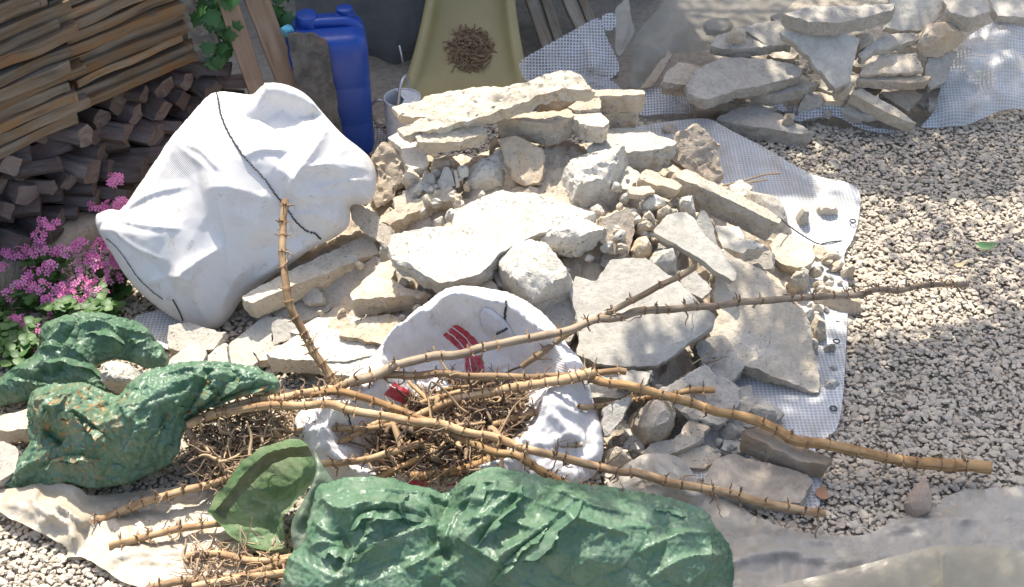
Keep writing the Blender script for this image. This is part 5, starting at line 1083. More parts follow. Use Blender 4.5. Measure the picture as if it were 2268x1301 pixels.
f2 = zsheet('plastic_film', [(1335,1075,.04),(1395,1020,.09),(1440,1002,.11),(1490,1005,.10),(1525,1030,.06),(1545,1065,.03),(1620,1110,.02),(1700,1160,.02),(1790,1182,.02),(1920,1190,.02),(1965,1160,.025),(2060,1120,.02),(2105,1090,.02),(2190,1080,.02),(2320,1078,.02),(2340,1380,.02),(1400,1380,.02),(1300,1150,.03)], MFILMG, None, 9., [('fold', [(1440,1015),(1480,1060),(1560,1110)], .05, 16.), ('fold', [(1350,1085),(1450,1060),(1520,1100)], .03, 25.), ('fold', [(1600,1230),(1720,1215),(1850,1245),(2000,1220)], .025, 18.), ('fold', [(1640,1180),(1760,1195),(1900,1200)], .02, 12.), ('noise', None, .014, 80.), ('ridged', None, .010, 45.), ('fold', [(1560,1290),(1640,1240),(1800,1215)], .02, 10.), ('fold', [(1960,1180),(2080,1150),(2200,1160)], .02, 12.)], rag=4., seed=2, crum=dict(grow=.05, iters=160, bend=.05, anchor=.008))
tag(f2, 'greyish plastic film on the gravel at the lower right', 'plastic film')
f3 = zsheet('plastic_film', [(1600,1330,.02),(1720,1296,.07),(1850,1268,.11),(1960,1238,.14),(2060,1212,.16),(2085,1207,.17),(2120,1209,.16),(2330,1220,.14),(2340,1400,.03),(1600,1400,.02)], mat_plastic('tan_film', (.40, .35, .25), (.46, .41, .30), .25, .3, .3, (.36, .30, .22), bump=.2), None, 9., [('fold', [(2085,1210),(2090,1260),(2092,1330)], .03, 14.), ('noise', None, .01, 80.)], seed=3)
tag(f3, 'tan plastic film with a raised folded edge in the lower right corner', 'plastic film')

# --- reinforced tarpaulin under the heap
tp = zsheet('reinforced_tarpaulin', [(1180,480,.03),(1300,300,.03),(1430,276,.03),(1540,262,.06),(1575,263,.11),(1610,285,.10),(1700,330,.08),(1780,380,.07),(1830,396,.06),(1870,400,.06),(1902,418,.045),(1907,440,.035),(1902,490,.03),(1888,535,.03),(1868,560,.03),(1872,600,.03),(1880,625,.03),(1878,690,.03),(1874,760,.03),(1872,800,.03),(1870,850,.035),(1862,925,.04),(1850,960,.03),(1800,985,.025),(1815,1060,.03),(1818,1110,.03),(1810,1140,.03),(1790,1130,.02),(1640,1080,.02),(1540,1060,.02),(1440,1040,.02),(1380,960,.02),(1250,700,.02)], MTARP, None, 10., [('fold', [(1700,345),(1790,400),(1895,430)], .03, 14.), ('fold', [(1600,300),(1650,380),(1700,420)], .02, 30.), ('noise', None, .008, 60.)], seed=4)
tag(tp, 'white reinforced tarpaulin lying under the rubble heap with its edge on the gravel', 'tarpaulin')
for (ex, ey) in ((1889, 490), (1853, 756), (1846, 905)):
    c0 = at(ex, ey, .047); a_ = np.linspace(0, 2*math.pi, 25)[:-1]; ring = np.stack([c0[0]+.011*np.cos(a_), c0[1]+.011*np.sin(a_), np.full(24, c0[2])], 1); V, Fc = tube(np.vstack([ring, ring[:1]]), .0028, 6, caps=False); mesh_obj('eyelet', V, Fc, MINK, tp)
tp2 = zsheet('reinforced_tarpaulin', [(286,706,.04),(345,686,.06),(400,690,.06),(460,720,.04),(470,760,.03),(400,785,.03),(345,764,.035),(312,742,.04)], MTARP, None, 7., [('noise', None, .01, 40.)], seed=6)
tag(tp2, 'small white corner of reinforced tarpaulin sticking out under the big white sack', 'tarpaulin')
# --- netting behind the heap and on the right
def vsheet(name, px, P0, ax, ay, mat, label, cat, folds=(), amp=.012, seed=0, s_=.012, crum=None):
    r = Relief(px, P0, ax, ay, s_, seed)
    for (l, h, w) in folds: r.fold(l, h, w)
    r.noise(amp, .12); return tag(r.build(name, mat, crum=crum), label, cat)
vsheet('netting', [(1146,138),(1180,118),(1230,90),(1280,62),(1326,36),(1334,50),(1345,90),(1362,120),(1374,150),(1362,172),(1330,182),(1240,182),(1165,185),(1155,165)], at(1250, 182, .16), .15, -1.4, MNET, 'white netting standing upright between the slide and the plastic sheet', 'netting', [([(1300,90),(1310,130),(1300,170)], .03, .03), ([(1340,120),(1300,165)], .02, .03)], seed=21)
vsheet('netting', [(1330,36),(1345,30),(1362,26),(1366,60),(1350,70),(1338,66)], at(1345, 70, .35), .2, -1.6, MNET, 'small flap of netting folded behind the upright netting', 'netting', seed=22)
vsheet('netting', [(1260,165),(1300,164),(1345,172),(1365,185),(1382,200),(1380,230),(1270,230)], at(1320, 200, .06), .1, -.5, MNET, 'netting lying behind the top of the heap', 'netting', [([(1300,170),(1340,200)], .02, .02)], seed=23)
vsheet('netting', [(1400,200),(1430,196),(1478,197),(1500,210),(1535,222),(1560,235),(1540,252),(1480,255),(1400,258)], at(1470, 256, .015), 0, -.5, MNET, 'netting between the heap and the shaded back slabs', 'netting', [([(1480,205),(1500,235),(1530,240)], .03, .02)], seed=24)
vsheet('netting', [(1662,206),(1690,204),(1715,212),(1735,232),(1745,248),(1730,250),(1712,228),(1690,216),(1668,218)], at(1700, 225, .12), 0, -.4, MNET, 'narrow strip of netting looping out of the back heap', 'netting', seed=25)
vsheet('netting', [(1758,258),(1790,240),(1830,232),(1866,236),(1885,252),(1905,272),(1940,284),(1985,288),(1980,294),(1930,292),(1890,280),(1866,262),(1840,256),(1790,262),(1764,272)], at(1850, 270, .05), 0, -.9, MNET, 'curved netting hem along the front of the back heap', 'netting', seed=26)
vsheet('netting', [(2030,288),(2058,262),(2072,242),(2076,215),(2090,170),(2110,125),(2128,95),(2160,72),(2200,52),(2300,0),(2320,250),(2230,238),(2140,284),(2090,282)], at(2120, 284, .02), -.1, -.85, mat_net('netting_sheet', .0135, .6, .55, (.60, .64, .68)), 'large netting sheet bunched up at the right edge of the picture', 'netting', [([(2268,60),(2160,110),(2120,150)], .05, .04), ([(2268,130),(2180,165),(2110,150)], .05, .05), ([(2120,150),(2150,180),(2190,175)], -.05, .03), ([(2268,200),(2150,240),(2080,280)], .05, .05), ([(2100,160),(2085,220),(2080,280)], .02, .03)], .02, 27)
vsheet('netting', [(770,292),(800,285),(868,283),(868,330),(760,330)], at(820, 310, .02), 0, -.25, MNET, 'netting lying in front of the blue canister and the watering can', 'netting', seed=28)
MSHEETC = mat_plastic('clear_sheet', (.36, .36, .31), (.46, .45, .39), .35, .25, .4, (.33, .31, .25), bump=.2, clear=.42)
# plastic sheets behind, left of the back heap
vsheet('plastic_sheet', [(1392,196),(1402,150),(1395,100),(1420,60),(1470,10),(1500,-40),(1800,-40),(1740,25),(1690,55),(1640,62),(1590,92),(1560,118),(1500,118),(1470,140),(1435,196)], at(1420, 196, .05), .1, -1.0, MSHEETC, 'translucent grey plastic sheet hanging left of the back heap', 'plastic sheet', [([(1400,100),(1420,140),(1415,180)], .04, .03), ([(1560,0),(1500,80),(1440,160)], .05, .05), ([(1650,0),(1590,60),(1530,110)], .05, .06)], .012, 29, .01)
vsheet('plastic_sheet', [(1360,20),(1375,8),(1392,-10),(1396,40),(1408,70),(1390,95),(1372,130),(1360,110),(1364,60)], at(1375, 110, .2), .5, -1.6, MFILMG, 'narrow upright fold of plastic sheet beside the upright netting', 'plastic sheet', [([(1385,0),(1385,60),(1370,110)], .03, .015)], .01, 30, .008)
# ---------------------------------------------------------------- dug-up cane stems with roots
MCANE = mat_wood('cane', (.33, .215, .11), (.46, .325, .185), (.24, .14, .07), 5., 30., .7, .72)
MCANEO = mat_wood('orange_cane', (.35, .205, .085), (.46, .295, .14), (.25, .135, .055), 5., 30., .7, .72)
MNODE = mat_wood('cane_node', (.15, .09, .05), (.27, .175, .095), None, 10., 20., .5, .8, tint=False)
MROOT = mat_wood('rootlet', (.17, .12, .08), (.31, .225, .15), None, 10., 20., .4, .85, tint=False)
MROOTL = mat_wood('pale_root', (.40, .28, .16), (.54, .41, .25), (.30, .19, .11), 8., 20., .4, .8, tint=False)
CANES = 'dug-up cane stems lying on the sacks'
def cane(label, pts, r0, r1=None, node=.075, roots=6, seed=0, mat=None, rl=.07, spikes=True, down=.4):
    """pts: (px, py, z); r in metres at both ends"""
    rs = np.random.RandomState(700+seed); r1 = (r0 if r1 is None else r1)*.86; r0 = r0*.86
    P = spline(np.array([at(a, b, c) for a, b, c in pts]), 400); L = np.concatenate([[0], np.cumsum(np.linalg.norm(np.diff(P, axis=0), axis=1))]); Lt = L[-1]
    nodes = []; t = rs.uniform(.02, node)
    while t < Lt-.012: nodes.append(t); t += node*rs.uniform(.45, 1.4)*(1 if t < Lt*.8 else .8)
    nodes = np.array(nodes if nodes else [Lt/2]); n = max(60, int(Lt/.0045)); u = np.linspace(0, Lt, n)
    Q = np.stack([np.interp(u, L, P[:, k]) for k in range(3)], 1); Q = Q + .0065*np.stack([vnoise(np.c_[u*11, np.full(n, seed+k*9.), np.zeros(n)]) for k in range(3)], 1)
    R = r0 + (r1-r0)*u/Lt; dn = np.abs(u[:, None]-nodes[None]).min(1)
    R = R*(1 + .08*vnoise(np.c_[u*9, np.full(n, seed+.5), np.zeros(n)])); R = R*(1 + .15*np.exp(-(dn/.005)**2) - .07*np.exp(-(dn/.022)**2)) * (1+.05*vnoise(np.c_[u*30, np.full(n, seed*1.), np.zeros(n)]))
    V, Fc = tube(Q, R, 12); a = np.tile(np.arange(12), n)/12
    root = empty('cane_stem', tuple(Q[n//2]), label, 'cane stem', CANES)
    T = np.gradient(Q, axis=0); T /= np.linalg.norm(T, axis=1)[:, None]
    b = MB(); b.add(V, Fc); nst = len(Fc); uv0 = np.stack([np.repeat(u, 12), a*R.mean()*6], 1)
    for t in nodes:
        k = int(t/Lt*(n-1)); c = Q[k]; w = rs.uniform(.0012, .0026); tt = np.array([-.5, -.4, .4, .5])*w*2.2
        Vr, Fr = tube(c + tt[:, None]*(T[k] + rs.normal(0, .12, 3)), R[k]*np.array([1.0, 1.05, 1.05, 1.0]), 12, caps=False); b.add(Vr, Fr)
        if spikes:
            for _ in range(rs.randint(3, 8)):
                d = rs.normal(0, 1, 3); d -= T[k]*(d@T[k]); d /= np.linalg.norm(d); d[2] = abs(d[2])*.6+d[2]*.4
                s0 = c + d*R[k]*.9; Ls = rs.uniform(.007, .024); Vr, Fr = tube(np.array([s0, s0+d*Ls*.6+T[k]*rs.normal(0, .002), s0+d*Ls+T[k]*rs.normal(0, .004)]), np.array([.0034, .0022, .001]), 5); b.add(Vr, Fr)
    o = b.build('stem', mat or MCANE, root, uv=np.vstack([uv0, np.tile([[.5, .5]], (b.n-len(uv0), 1))*np.linspace(0, 9, b.n-len(uv0))[:, None]]), sharp=60)
    o.data.materials.append(MNODE); o.data.polygons.foreach_set('material_index', [0]*nst+[1]*(len(o.data.polygons)-nst))
    for i in range(int(roots*1.7)):
        t = nodes[rs.randint(len(nodes))]; k = int(t/Lt*(n-1)); d = rs.normal(0, 1, 3); d -= T[k]*(d@T[k])*.7; d[2] -= down; d /= np.linalg.norm(d)
        p = Q[k] + d*R[k]*.7; pt = [p]; Lr = rl*rs.uniform(.5, 1.4)
        for j in range(7): d = d + rs.normal(0, .42, 3) + np.array([0, 0, -.06]); d /= np.linalg.norm(d); pt.append(pt[-1]+d*Lr/7)
        pt = np.array(pt); pt[:, 2] = np.maximum(pt[:, 2], .012); Vr, Fr = tube(spline(pt, 18), np.linspace(.0032, .0014, 18)*rs.uniform(.8, 1.35), 6)
        if rs.rand() < .4:
            bb_ = MB(); bb_.add(Vr, Fr); d2 = rs.normal(0, 1, 3); d2 /= np.linalg.norm(d2); q0 = pt[4]; Vr, Fr = tube(spline(np.array([q0, q0+d2*.012+np.array([0, 0, -.003]), q0+d2*.026]), 8), np.linspace(.0018, .0008, 8), 5); bb_.add(Vr, Fr); bb_.build('rootlet', MROOT, root)
        else: mesh_obj('rootlet', Vr, Fr, MROOT, root)
    return root
cane('upright cane stump rising in front of the big white sack', [(627,444,.66),(629,520,.60),(630,600,.53),(641,660,.47),(662,720,.40),(690,770,.34),(722,815,.29),(752,860,.25)], .0135, .017, .055, 7, 1, rl=.05)
cane('long grey cane reaching from the open sack far over the gravel to the right', [(768,852,.27),(850,820,.30),(950,794,.33),(1050,776,.35),(1150,754,.36),(1260,730,.36),(1340,706,.36),(1440,690,.35),(1550,682,.33),(1640,670,.31),(1760,662,.28),(1870,655,.24),(2000,640,.20),(2148,628,.16)], .0185, .0115, .075, 9, 2, mat_wood('grey_cane', (.29, .22, .145), (.38, .295, .20), (.21, .15, .10), 4., 26., .35, .65))
cane('short cane rising from the open sack across the smooth grey slab', [(1158,818,.20),(1200,782,.25),(1260,738,.31),(1330,702,.36),(1390,668,.40),(1450,638,.44),(1505,612,.47),(1542,588,.50)], .013, .013, .07, 4, 3, rl=.045, mat=mat_wood('brown_cane', (.29, .205, .12), (.38, .285, .18), (.21, .14, .08), 4., 26., .35, .65))
cane('cane crossing the mouth of the open sack just under the long grey cane', [(735,866,.25),(800,841,.27),(880,831,.28),(1000,832,.29),(1130,834,.28),(1250,834,.26),(1320,830,.25),(1385,824,.25)], .016, .013, .07, 8, 4, rl=.05)
cane('cane with dark nodes rising to a cut end right of the open sack', [(900,932,.17),(950,908,.20),(1000,888,.22),(1080,870,.24),(1190,850,.27),(1260,838,.28),(1320,822,.29)], .0135, .021, .045, 10, 5, rl=.05)
cane('long thick cane curving down to an orange cut end over the gravel', [(1280,832,.25),(1330,842,.25),(1400,856,.24),(1480,880,.22),(1570,906,.20),(1690,942,.18),(1760,972,.165),(1830,986,.15),(1900,1001,.13),(2000,1020,.10),(2100,1034,.08),(2197,1034,.07)], .0165, .0235, .078, 6, 6, MCANEO, rl=.05)
cane('thin cane lying over the right flap of the open sack', [(1085,944,.16),(1170,922,.17),(1250,905,.18),(1330,896,.18),(1400,885,.17),(1470,876,.16)], .0115, .0095, .05, 10, 7, rl=.05)
cane('short yellow cane end below the smooth grey slab', [(1400,884,.17),(1480,876,.18),(1530,866,.19),(1582,860,.20)], .008, .013, .07, 3, 8, MCANEO, rl=.03)
cane('longest arching cane running from the bent root stock to the lower right', [(420,944,.20),(445,930,.22),(500,912,.245),(560,900,.26),(640,896,.27),(720,898,.28),(800,914,.285),(900,930,.28),(1000,949,.275),(1080,968,.265),(1170,995,.25),(1300,1026,.23),(1400,1050,.20),(1500,1074,.17),(1600,1092,.14),(1700,1116,.12),(1770,1130,.10),(1830,1138,.09)], .0165, .0145, .075, 22, 9, rl=.075, down=1.2)
cane('cane beside the longest one ending as a brown stub over the green bag', [(560,884,.25),(640,878,.26),(740,872,.265),(800,880,.27),(880,905,.265),(950,936,.255),(1000,960,.25),(1060,986,.25),(1130,1008,.25),(1190,1040,.25),(1260,1076,.245),(1330,1088,.245),(1400,1110,.24),(1496,1146,.225)], .0145, .016, .045, 14, 10, MCANEO, rl=.05)
cane('bent root stock at the left end of the canes', [(426,936,.20),(416,950,.18),(432,975,.15),(470,1018,.11),(522,1056,.08)], .0155, .016, .04, 12, 11, rl=.05)
cane('knotty cane along the top of the bent root stock', [(430,934,.21),(480,912,.24),(560,888,.255),(620,880,.26),(690,868,.265),(740,862,.26)], .013, .016, .03, 14, 12, rl=.045)
cane('spiky cane lying on the cream film, upper of two', [(194,1167,.03),(250,1140,.045),(320,1114,.06),(400,1088,.08),(470,1072,.09),(535,1055,.09)], .0165, .0135, .04, 16, 13, rl=.045, down=-.5)
cane('smoother cane lying on the cream film, lower of two', [(246,1216,.035),(300,1196,.045),(380,1175,.06),(450,1162,.06),(505,1158,.05)], .0145, .0125, .06, 9, 14, rl=.04, down=-.1)
cane('cane poking out below the mouth of the front green bag, uppermost', [(412,1234,.04),(480,1224,.05),(560,1240,.06),(650,1232,.06)], .013, .014, .05, 8, 15, rl=.05, down=-.3)
cane('cane along the bottom edge left of the front green bag', [(300,1310,.03),(380,1294,.04),(450,1284,.05),(560,1268,.055),(648,1236,.06)], .013, .014, .055, 8, 16, rl=.05, down=-.3)
cane('lowest cane at the bottom edge left of the front green bag', [(430,1300,.05),(540,1278,.06),(660,1266,.06)], .0135, .0135, .06, 5, 17, rl=.05, down=-.3)
cane('cane passing behind the mouth of the front green bag', [(478,1004,.10),(560,968,.13),(650,950,.15),(730,948,.16),(800,952,.16),(872,944,.16)], .012, .012, .05, 14, 18, rl=.05)
cane('cane slanting up over the left flap of the open sack', [(700,1002,.09),(754,980,.12),(807,954,.15),(860,930,.17)], .011, .013, .04, 10, 19, rl=.045)
cane('cane above the top edge of the front green bag', [(712,1030,.10),(770,1024,.12),(825,1016,.135),(870,1000,.15),(940,978,.165)], .013, .013, .06, 9, 20, rl=.045)
cane('thick brown root above the red band of the open sack', [(905,1056,.09),(960,1050,.10),(1010,1044,.115),(1065,1026,.13),(1110,1000,.15)], .015, .014, .04, 9, 21, MCANEO, rl=.045)
cane('broken root end in the middle of the open sack', [(830,1060,.08),(870,1040,.10),(920,1020,.12),(975,1006,.13)], .011, .014, .06, 6, 22, MCANEO, rl=.05)
cane('grey knobbly stub on the right flap of the open sack', [(1185,985,.13),(1230,986,.135),(1292,986,.13)], .010, .012, .025, 3, 23, mat_wood('grey_stub', (.30, .26, .20), (.40, .35, .27), None, 6., 20.), rl=.03)
cane('short yellow cane in the middle of the root tangle', [(890,914,.15),(950,886,.18),(1020,868,.19)], .011, .010, .05, 6, 24, rl=.05)
cane('leaning dry blade of cane inside the open sack', [(905,846,.18),(935,880,.17),(960,905,.16)], .007, .009, .2, 1, 25, rl=.04, spikes=False)
cane('cane stub in the left root clump', [(470,1000,.09),(520,978,.12),(560,962,.13)], .012, .014, .04, 10, 26, MCANEO, rl=.05)
# tangle of roots and dry leaves filling the open sack
def tangle(name, label, region, zf, n, r, L, seed, mats, zmin=.012, dense=1.):
    rs = np.random.RandomState(seed); reg = np.asarray(region, float); lo, hi = reg.min(0), reg.max(0); b = [MB() for _ in mats]; k = 0
    while k < n:
        p = rs.uniform(lo, hi)
        if not inside(p[None], reg)[0]: continue
        k += 1; z = zf(*p)*rs.uniform(.35, 1.05)**.7; q = at(p[0], p[1], max(z, zmin)); d = rs.normal(0, 1, 3)*np.array([1.3, 1, .5]); d /= np.linalg.norm(d); P = [q]; l = L*rs.uniform(.4, 1.4)
        for j in range(6): d = d + rs.normal(0, .24, 3)*np.array([1, 1, .7]); d /= np.linalg.norm(d); P.append(P[-1]+d*l/6)
        P = np.array(P); P[:, 2] = np.maximum(P[:, 2], zmin); rr = r*rs.lognormal(0, .45); V, Fc = tube(spline(P, 12), rr*np.linspace(1, .45, 12), 5); b[rs.randint(len(b))].add(V, Fc)
    V = np.concatenate([np.concatenate(x.V) for x in b]); Fc = []; mi = []; off = 0
    for i, x in enumerate(b): Fc += [tuple(j+off for j in f) for f in x.F]; mi += [i]*len(x.F); off += x.n
    o = mesh_obj(name, V, Fc, mats[0], None)
    for m_ in mats[1:]: o.data.materials.append(m_)
    o.data.polygons.foreach_set('material_index', mi); return tag(o, label, 'roots', kind='stuff')
MBR = mat_wood('dark_root', (.17, .115, .075), (.28, .20, .135), (.32, .22, .14), 8., 20., tint=False)
tangle('root_tangle', 'tangle of brown roots and dry stalks spilling from the open white sack', [(870,890),(905,850),(980,830),(1060,805),(1150,800),(1190,830),(1180,880),(1195,930),(1150,990),(1120,1040),(1020,1062),(880,1062),(815,1050),(835,1000),(850,965),(865,930)], lambda x, y: .06+.13*math.exp(-((x-1010)/190)**2-((y-920)/130)**2), 1300, .0034, .085, 31, [MBR, MBR, MROOT, MROOT, MROOTL])
tangle('root_tangle', 'thicker pale broken roots on top of the tangle in the open white sack', [(880,900),(960,850),(1080,820),(1170,830),(1180,900),(1150,980),(1040,1050),(880,1055),(830,1020),(850,960)], lambda x, y: .10+.12*math.exp(-((x-1010)/190)**2-((y-920)/130)**2), 120, .0062, .15, 36, [MROOTL, MROOT, MBR])
tangle('root_clump', 'clump of fine roots behind the bent root stock at the left', [(430,950),(480,915),(560,895),(640,900),(660,940),(600,985),(520,1050),(490,1040),(450,990)], lambda x, y: .17, 380, .0032, .09, 32, [MROOT, MROOTL, MROOTL, MBR])
tangle('root_clump', 'spiky dry roots hanging below the bent root stock at the left', [(400,985),(470,960),(540,1000),(530,1060),(470,1070),(430,1040)], lambda x, y: .09, 120, .0026, .08, 35, [MROOTL, MROOT, MBR])
tangle('root_clump', 'loose dry roots below the mouth of the front green bag', [(400,1230),(520,1190),(650,1215),(650,1290),(480,1300),(420,1260)], lambda x, y: .06, 190, .0024, .08, 33, [MROOT, MROOTL, MBR])
tangle('root_wisp', 'wisps of fine root hanging below the edge of the smooth grey slab', [(1525,790),(1575,780),(1570,850),(1535,860)], lambda x, y: .16, 45, .0018, .06, 34, [MROOTL, MROOT])
# dead leaves in the open sack
def leaf_mesh(L, W, seed, n=7, curl=.3):
    rs = np.random.RandomState(seed); x = np.linspace(0, 1, n); w = W/2*np.sin(math.pi*x**.8)**.8 + 1e-4; z = curl*L*(x-.5)**2
    V = np.concatenate([np.stack([x*L, s*w, z + (.25*w if s else 0)], 1) for s in (-1, 0, 1)])
    return V, [(i, i+1, n+i+1, n+i) for i in range(n-1)] + [(n+i, n+i+1, 2*n+i+1, 2*n+i) for i in range(n-1)]
def place(V, pos, rx, ry, rz):
    M = (Matrix.Rotation(rz, 3, 'Z') @ Matrix.Rotation(ry, 3, 'Y') @ Matrix.Rotation(rx, 3, 'X')); return np.asarray(V) @ np.array(M).T + np.asarray(pos)
rs = np.random.RandomState(77); b = MB(); reg = np.array([(880,900),(990,835),(1100,800),(1180,830),(1180,900),(1160,985),(1060,1055),(880,1060),(835,1010),(860,940)], float)
for k in range(420):
    p = rs.uniform(reg.min(0), reg.max(0))
    if inside(p[None], reg)[0]:
        z = (.05+.13*math.exp(-((p[0]-1010)/190)**2-((p[1]-920)/130)**2))*rs.uniform(.6, 1.); V, Fc = leaf_mesh(rs.uniform(.02, .06), rs.uniform(.006, .014), k); b.add(place(V, at(p[0], p[1], z), rs.uniform(-1.2, 1.2), rs.uniform(-.6, .6), rs.uniform(0, 6.28)), Fc)
tag(b.build('dead_leaves', mat_wood('dead_leaf', (.24, .15, .09), (.36, .25, .16), None, 20., 20., tint=False)), 'dry dead leaves among the roots in the open white sack', 'dead leaves', kind='stuff')
# wires and twigs on the right, leaves and husk on the gravel
for i, (pp, lab) in enumerate([([(1600,412,.16),(1650,400,.17),(1690,388,.19),(1728,384,.2)], 'thin dark twig sticking out behind the long concrete beam, upper'), ([(1595,424,.15),(1645,408,.16),(1700,398,.18)], 'thin dark twig sticking out behind the long concrete beam, lower'), ([(1722,480,.24),(1760,510,.16),(1800,535,.08),(1818,542,.03)], 'dark wire running from the beam end down to the netting'), ([(1790,552,.035),(1830,538,.04),(1865,534,.03)], 'short wire lying on the netting edge')]):
    V, Fc = tube(spline(np.array([at(*p) for p in pp]), 30), .0035 if i < 2 else .0025, 6); tag(mesh_obj('twig' if i < 2 else 'wire', V, Fc, MROOT if i < 2 else MINK), lab, 'twig' if i < 2 else 'wire')
MLEAF = NT('fresh_leaf'); MLEAF = MLEAF.done(MLEAF.bsdf((.10, .22, .07), .5)); MBRLEAF = NT('brown_leaf'); MBRLEAF = MBRLEAF.done(MBRLEAF.bsdf((.36, .19, .10), .7))
for (p, L, Wd, rz, mt, lab) in [((2160,548), .085, .04, .1, MLEAF, 'single green leaf lying on the sunlit gravel'), ((1815,1110), .06, .045, 1.2, MBRLEAF, 'curled brown leaf beside the paving slab'), ((1775,628), .035, .02, .8, NT('orange_leaf').done(NT('o').bsdf((.5, .2, .06))) if False else MBRLEAF, 'small orange dry leaf at the outer stones of the heap'), ((2110,592), .06, .02, .4, mat_wood('straw_leaf', (.45, .36, .2), (.55, .45, .28), None, 20, 20), 'straw coloured dry leaf on the gravel near the cane tip')]:
    V, Fc = leaf_mesh(L, Wd, 3, 11, .8); tag(mesh_obj('fallen_leaf', place(V, at(p[0], p[1], .028), .2, 0, rz), Fc, mt), lab, 'leaf')
m = NT('fibrous_husk'); v = m.coord('Object', False); c = m.mix(m.noise(v, 60, 5, .7, 1.), (.30, .22, .16), (.46, .37, .29)); MHUSK = m.done(m.bsdf(c, .95, m.bump(m.noise(v, 90, 5, .7, 1.), 1., .006)))
rock('fibre_husk', 'brown fibrous husk standing on the film edge under the thick cane end', 'husk', [(2048,1062),(2070,1066),(2078,1078),(2066,1110),(2060,1150),(2040,1160),(2016,1158),(2006,1140),(2008,1120),(2030,1090)], z=.07, ay=-1.2, t=.04, inset=.25, rise=.012, mat=MHUSK, rough=.006)
# ---------------------------------------------------------------- pink flowers, vine, trees
m = NT('pink_petal'); c = m.mix(m.math('MULTIPLY', m.n('ShaderNodeObjectInfo').outputs['Random'], 1.), (.76, .20, .46), (.86, .34, .60)); p = m.bsdf(c, .6); t = m.n('ShaderNodeBsdfTranslucent', i_Color=c); x = m.n('ShaderNodeMixShader', i_0=.35); m.set(x.inputs[1], p); m.set(x.inputs[2], t); MPETAL = m.done(x)
MHEART = NT('flower_heart'); MHEART = MHEART.done(MHEART.bsdf((.12, .015, .08), .6))
def mat_leaf(name, c1, c2, tr=.3):
    m = NT(name); g = m.n('ShaderNodeNewGeometry'); c = m.mix(g.outputs['Random Per Island'], c1, c2)
    p = m.bsdf(c, .5); t = m.n('ShaderNodeBsdfTranslucent', i_Color=c); x = m.n('ShaderNodeMixShader', i_0=tr); m.set(x.inputs[1], p); m.set(x.inputs[2], t); return m.done(x)
MGL = mat_leaf('garden_leaf', (.05, .12, .03), (.10, .20, .05)); MVINE = mat_leaf('vine_leaf', (.04, .12, .035), (.07, .18, .05)); MTREE = mat_leaf('tree_leaf', (.05, .10, .03), (.09, .15, .05), .25)
MSTEM = NT('plant_stem'); MSTEM = MSTEM.done(MSTEM.bsdf((.16, .14, .07), .8))
def floret(r, rs):
    V = []; Fc = []; 
    for k in range(5):
        a = k*1.2566+rs.uniform(-.12, .12); q = [(.12, 0, 0), (.5, -.24, .10), (.95, -.30, .16), (1.06, 0, .12), (.95, .30, .16), (.5, .24, .10)]; n0 = len(V)
        for (x_, y_, z_) in q: V.append((r*(x_*math.cos(a)-y_*math.sin(a)), r*(x_*math.sin(a)+y_*math.cos(a)), r*z_))
        Fc.append(tuple(range(n0, n0+6)))
    n0 = len(V); V += [(.16*r*math.cos(k*1.047), .16*r*math.sin(k*1.047), .07*r) for k in range(6)]; Fc.append(tuple(range(n0, n0+6)))
    return np.array(V), Fc, [0]*5+[1]
def flower_plant(label, base, heads, seed, nleaf=26):
    rs = np.random.RandomState(seed); B0 = at(base[0], base[1], 0); root = empty('pink_flower', tuple(B0), label, 'flower', 'pink flowers in front of the woodpile')
    st = MB()
    for (hx, hy, hz) in heads:
        c = at(hx, hy, hz); V, Fc = tube(spline(np.array([B0+rs.normal(0, .012, 3)*[1, 1, 0], (B0+c)/2+rs.normal(0, .012, 3), c]), 12), .0013, 5); st.add(V, Fc)
        b = MB(); mi = []
        for k in range(rs.randint(7, 12)):
            d = rs.normal(0, 1, 3); d[1] -= .4; d[2] = abs(d[2])*.9+.1; d /= np.linalg.norm(d); pos = c + d*np.array([.036, .030, .026])*rs.uniform(.6, 1.15)
            V, Fc, mm = floret(rs.uniform(.0105, .014), rs); tilt = d + np.array([0, -.45, .3]); z = Vector(tilt).normalized(); M = np.array(z.to_track_quat('Z', 'Y').to_matrix()); b.add(V @ M.T + pos, Fc); mi += mm; V, Fc = tube(np.array([c-[0, 0, .01], pos-z*.001]), .0009, 4); b.add(V, Fc); mi += [2]*len(Fc)
        o = b.build('flower_head', MPETAL, root, smooth=False); o.data.materials.append(MHEART); o.data.materials.append(MSTEM); o.data.polygons.foreach_set('material_index', mi)
    st.build('stem', MSTEM, root)
    lf = MB()
    for k in range(nleaf):
        a = rs.uniform(0, 6.28); r = rs.uniform(.0, .085); pos = B0 + np.array([r*math.cos(a), r*math.sin(a), rs.uniform(.03, .12)]); V0, F0 = [], []
        for j in range(3):
            V, Fc = leaf_mesh(rs.uniform(.03, .048), rs.uniform(.028, .042), k, 6, .25); V = place(V, (0, 0, 0), rs.uniform(-.3, .3), rs.uniform(-.3, .35), a+j*2.09); lf.add(V+pos, Fc)
    for k in range(12):
        a = rs.uniform(0, 6.28); e = B0 + np.array([.09*math.cos(a), .09*math.sin(a), rs.uniform(.02, .1)]); V, Fc = tube(spline(np.array([B0, (B0+e)/2+[0, 0, .03], e]), 8), .0011, 4); lf.add(V, Fc)
    lf.build('foliage', MGL, root); return root
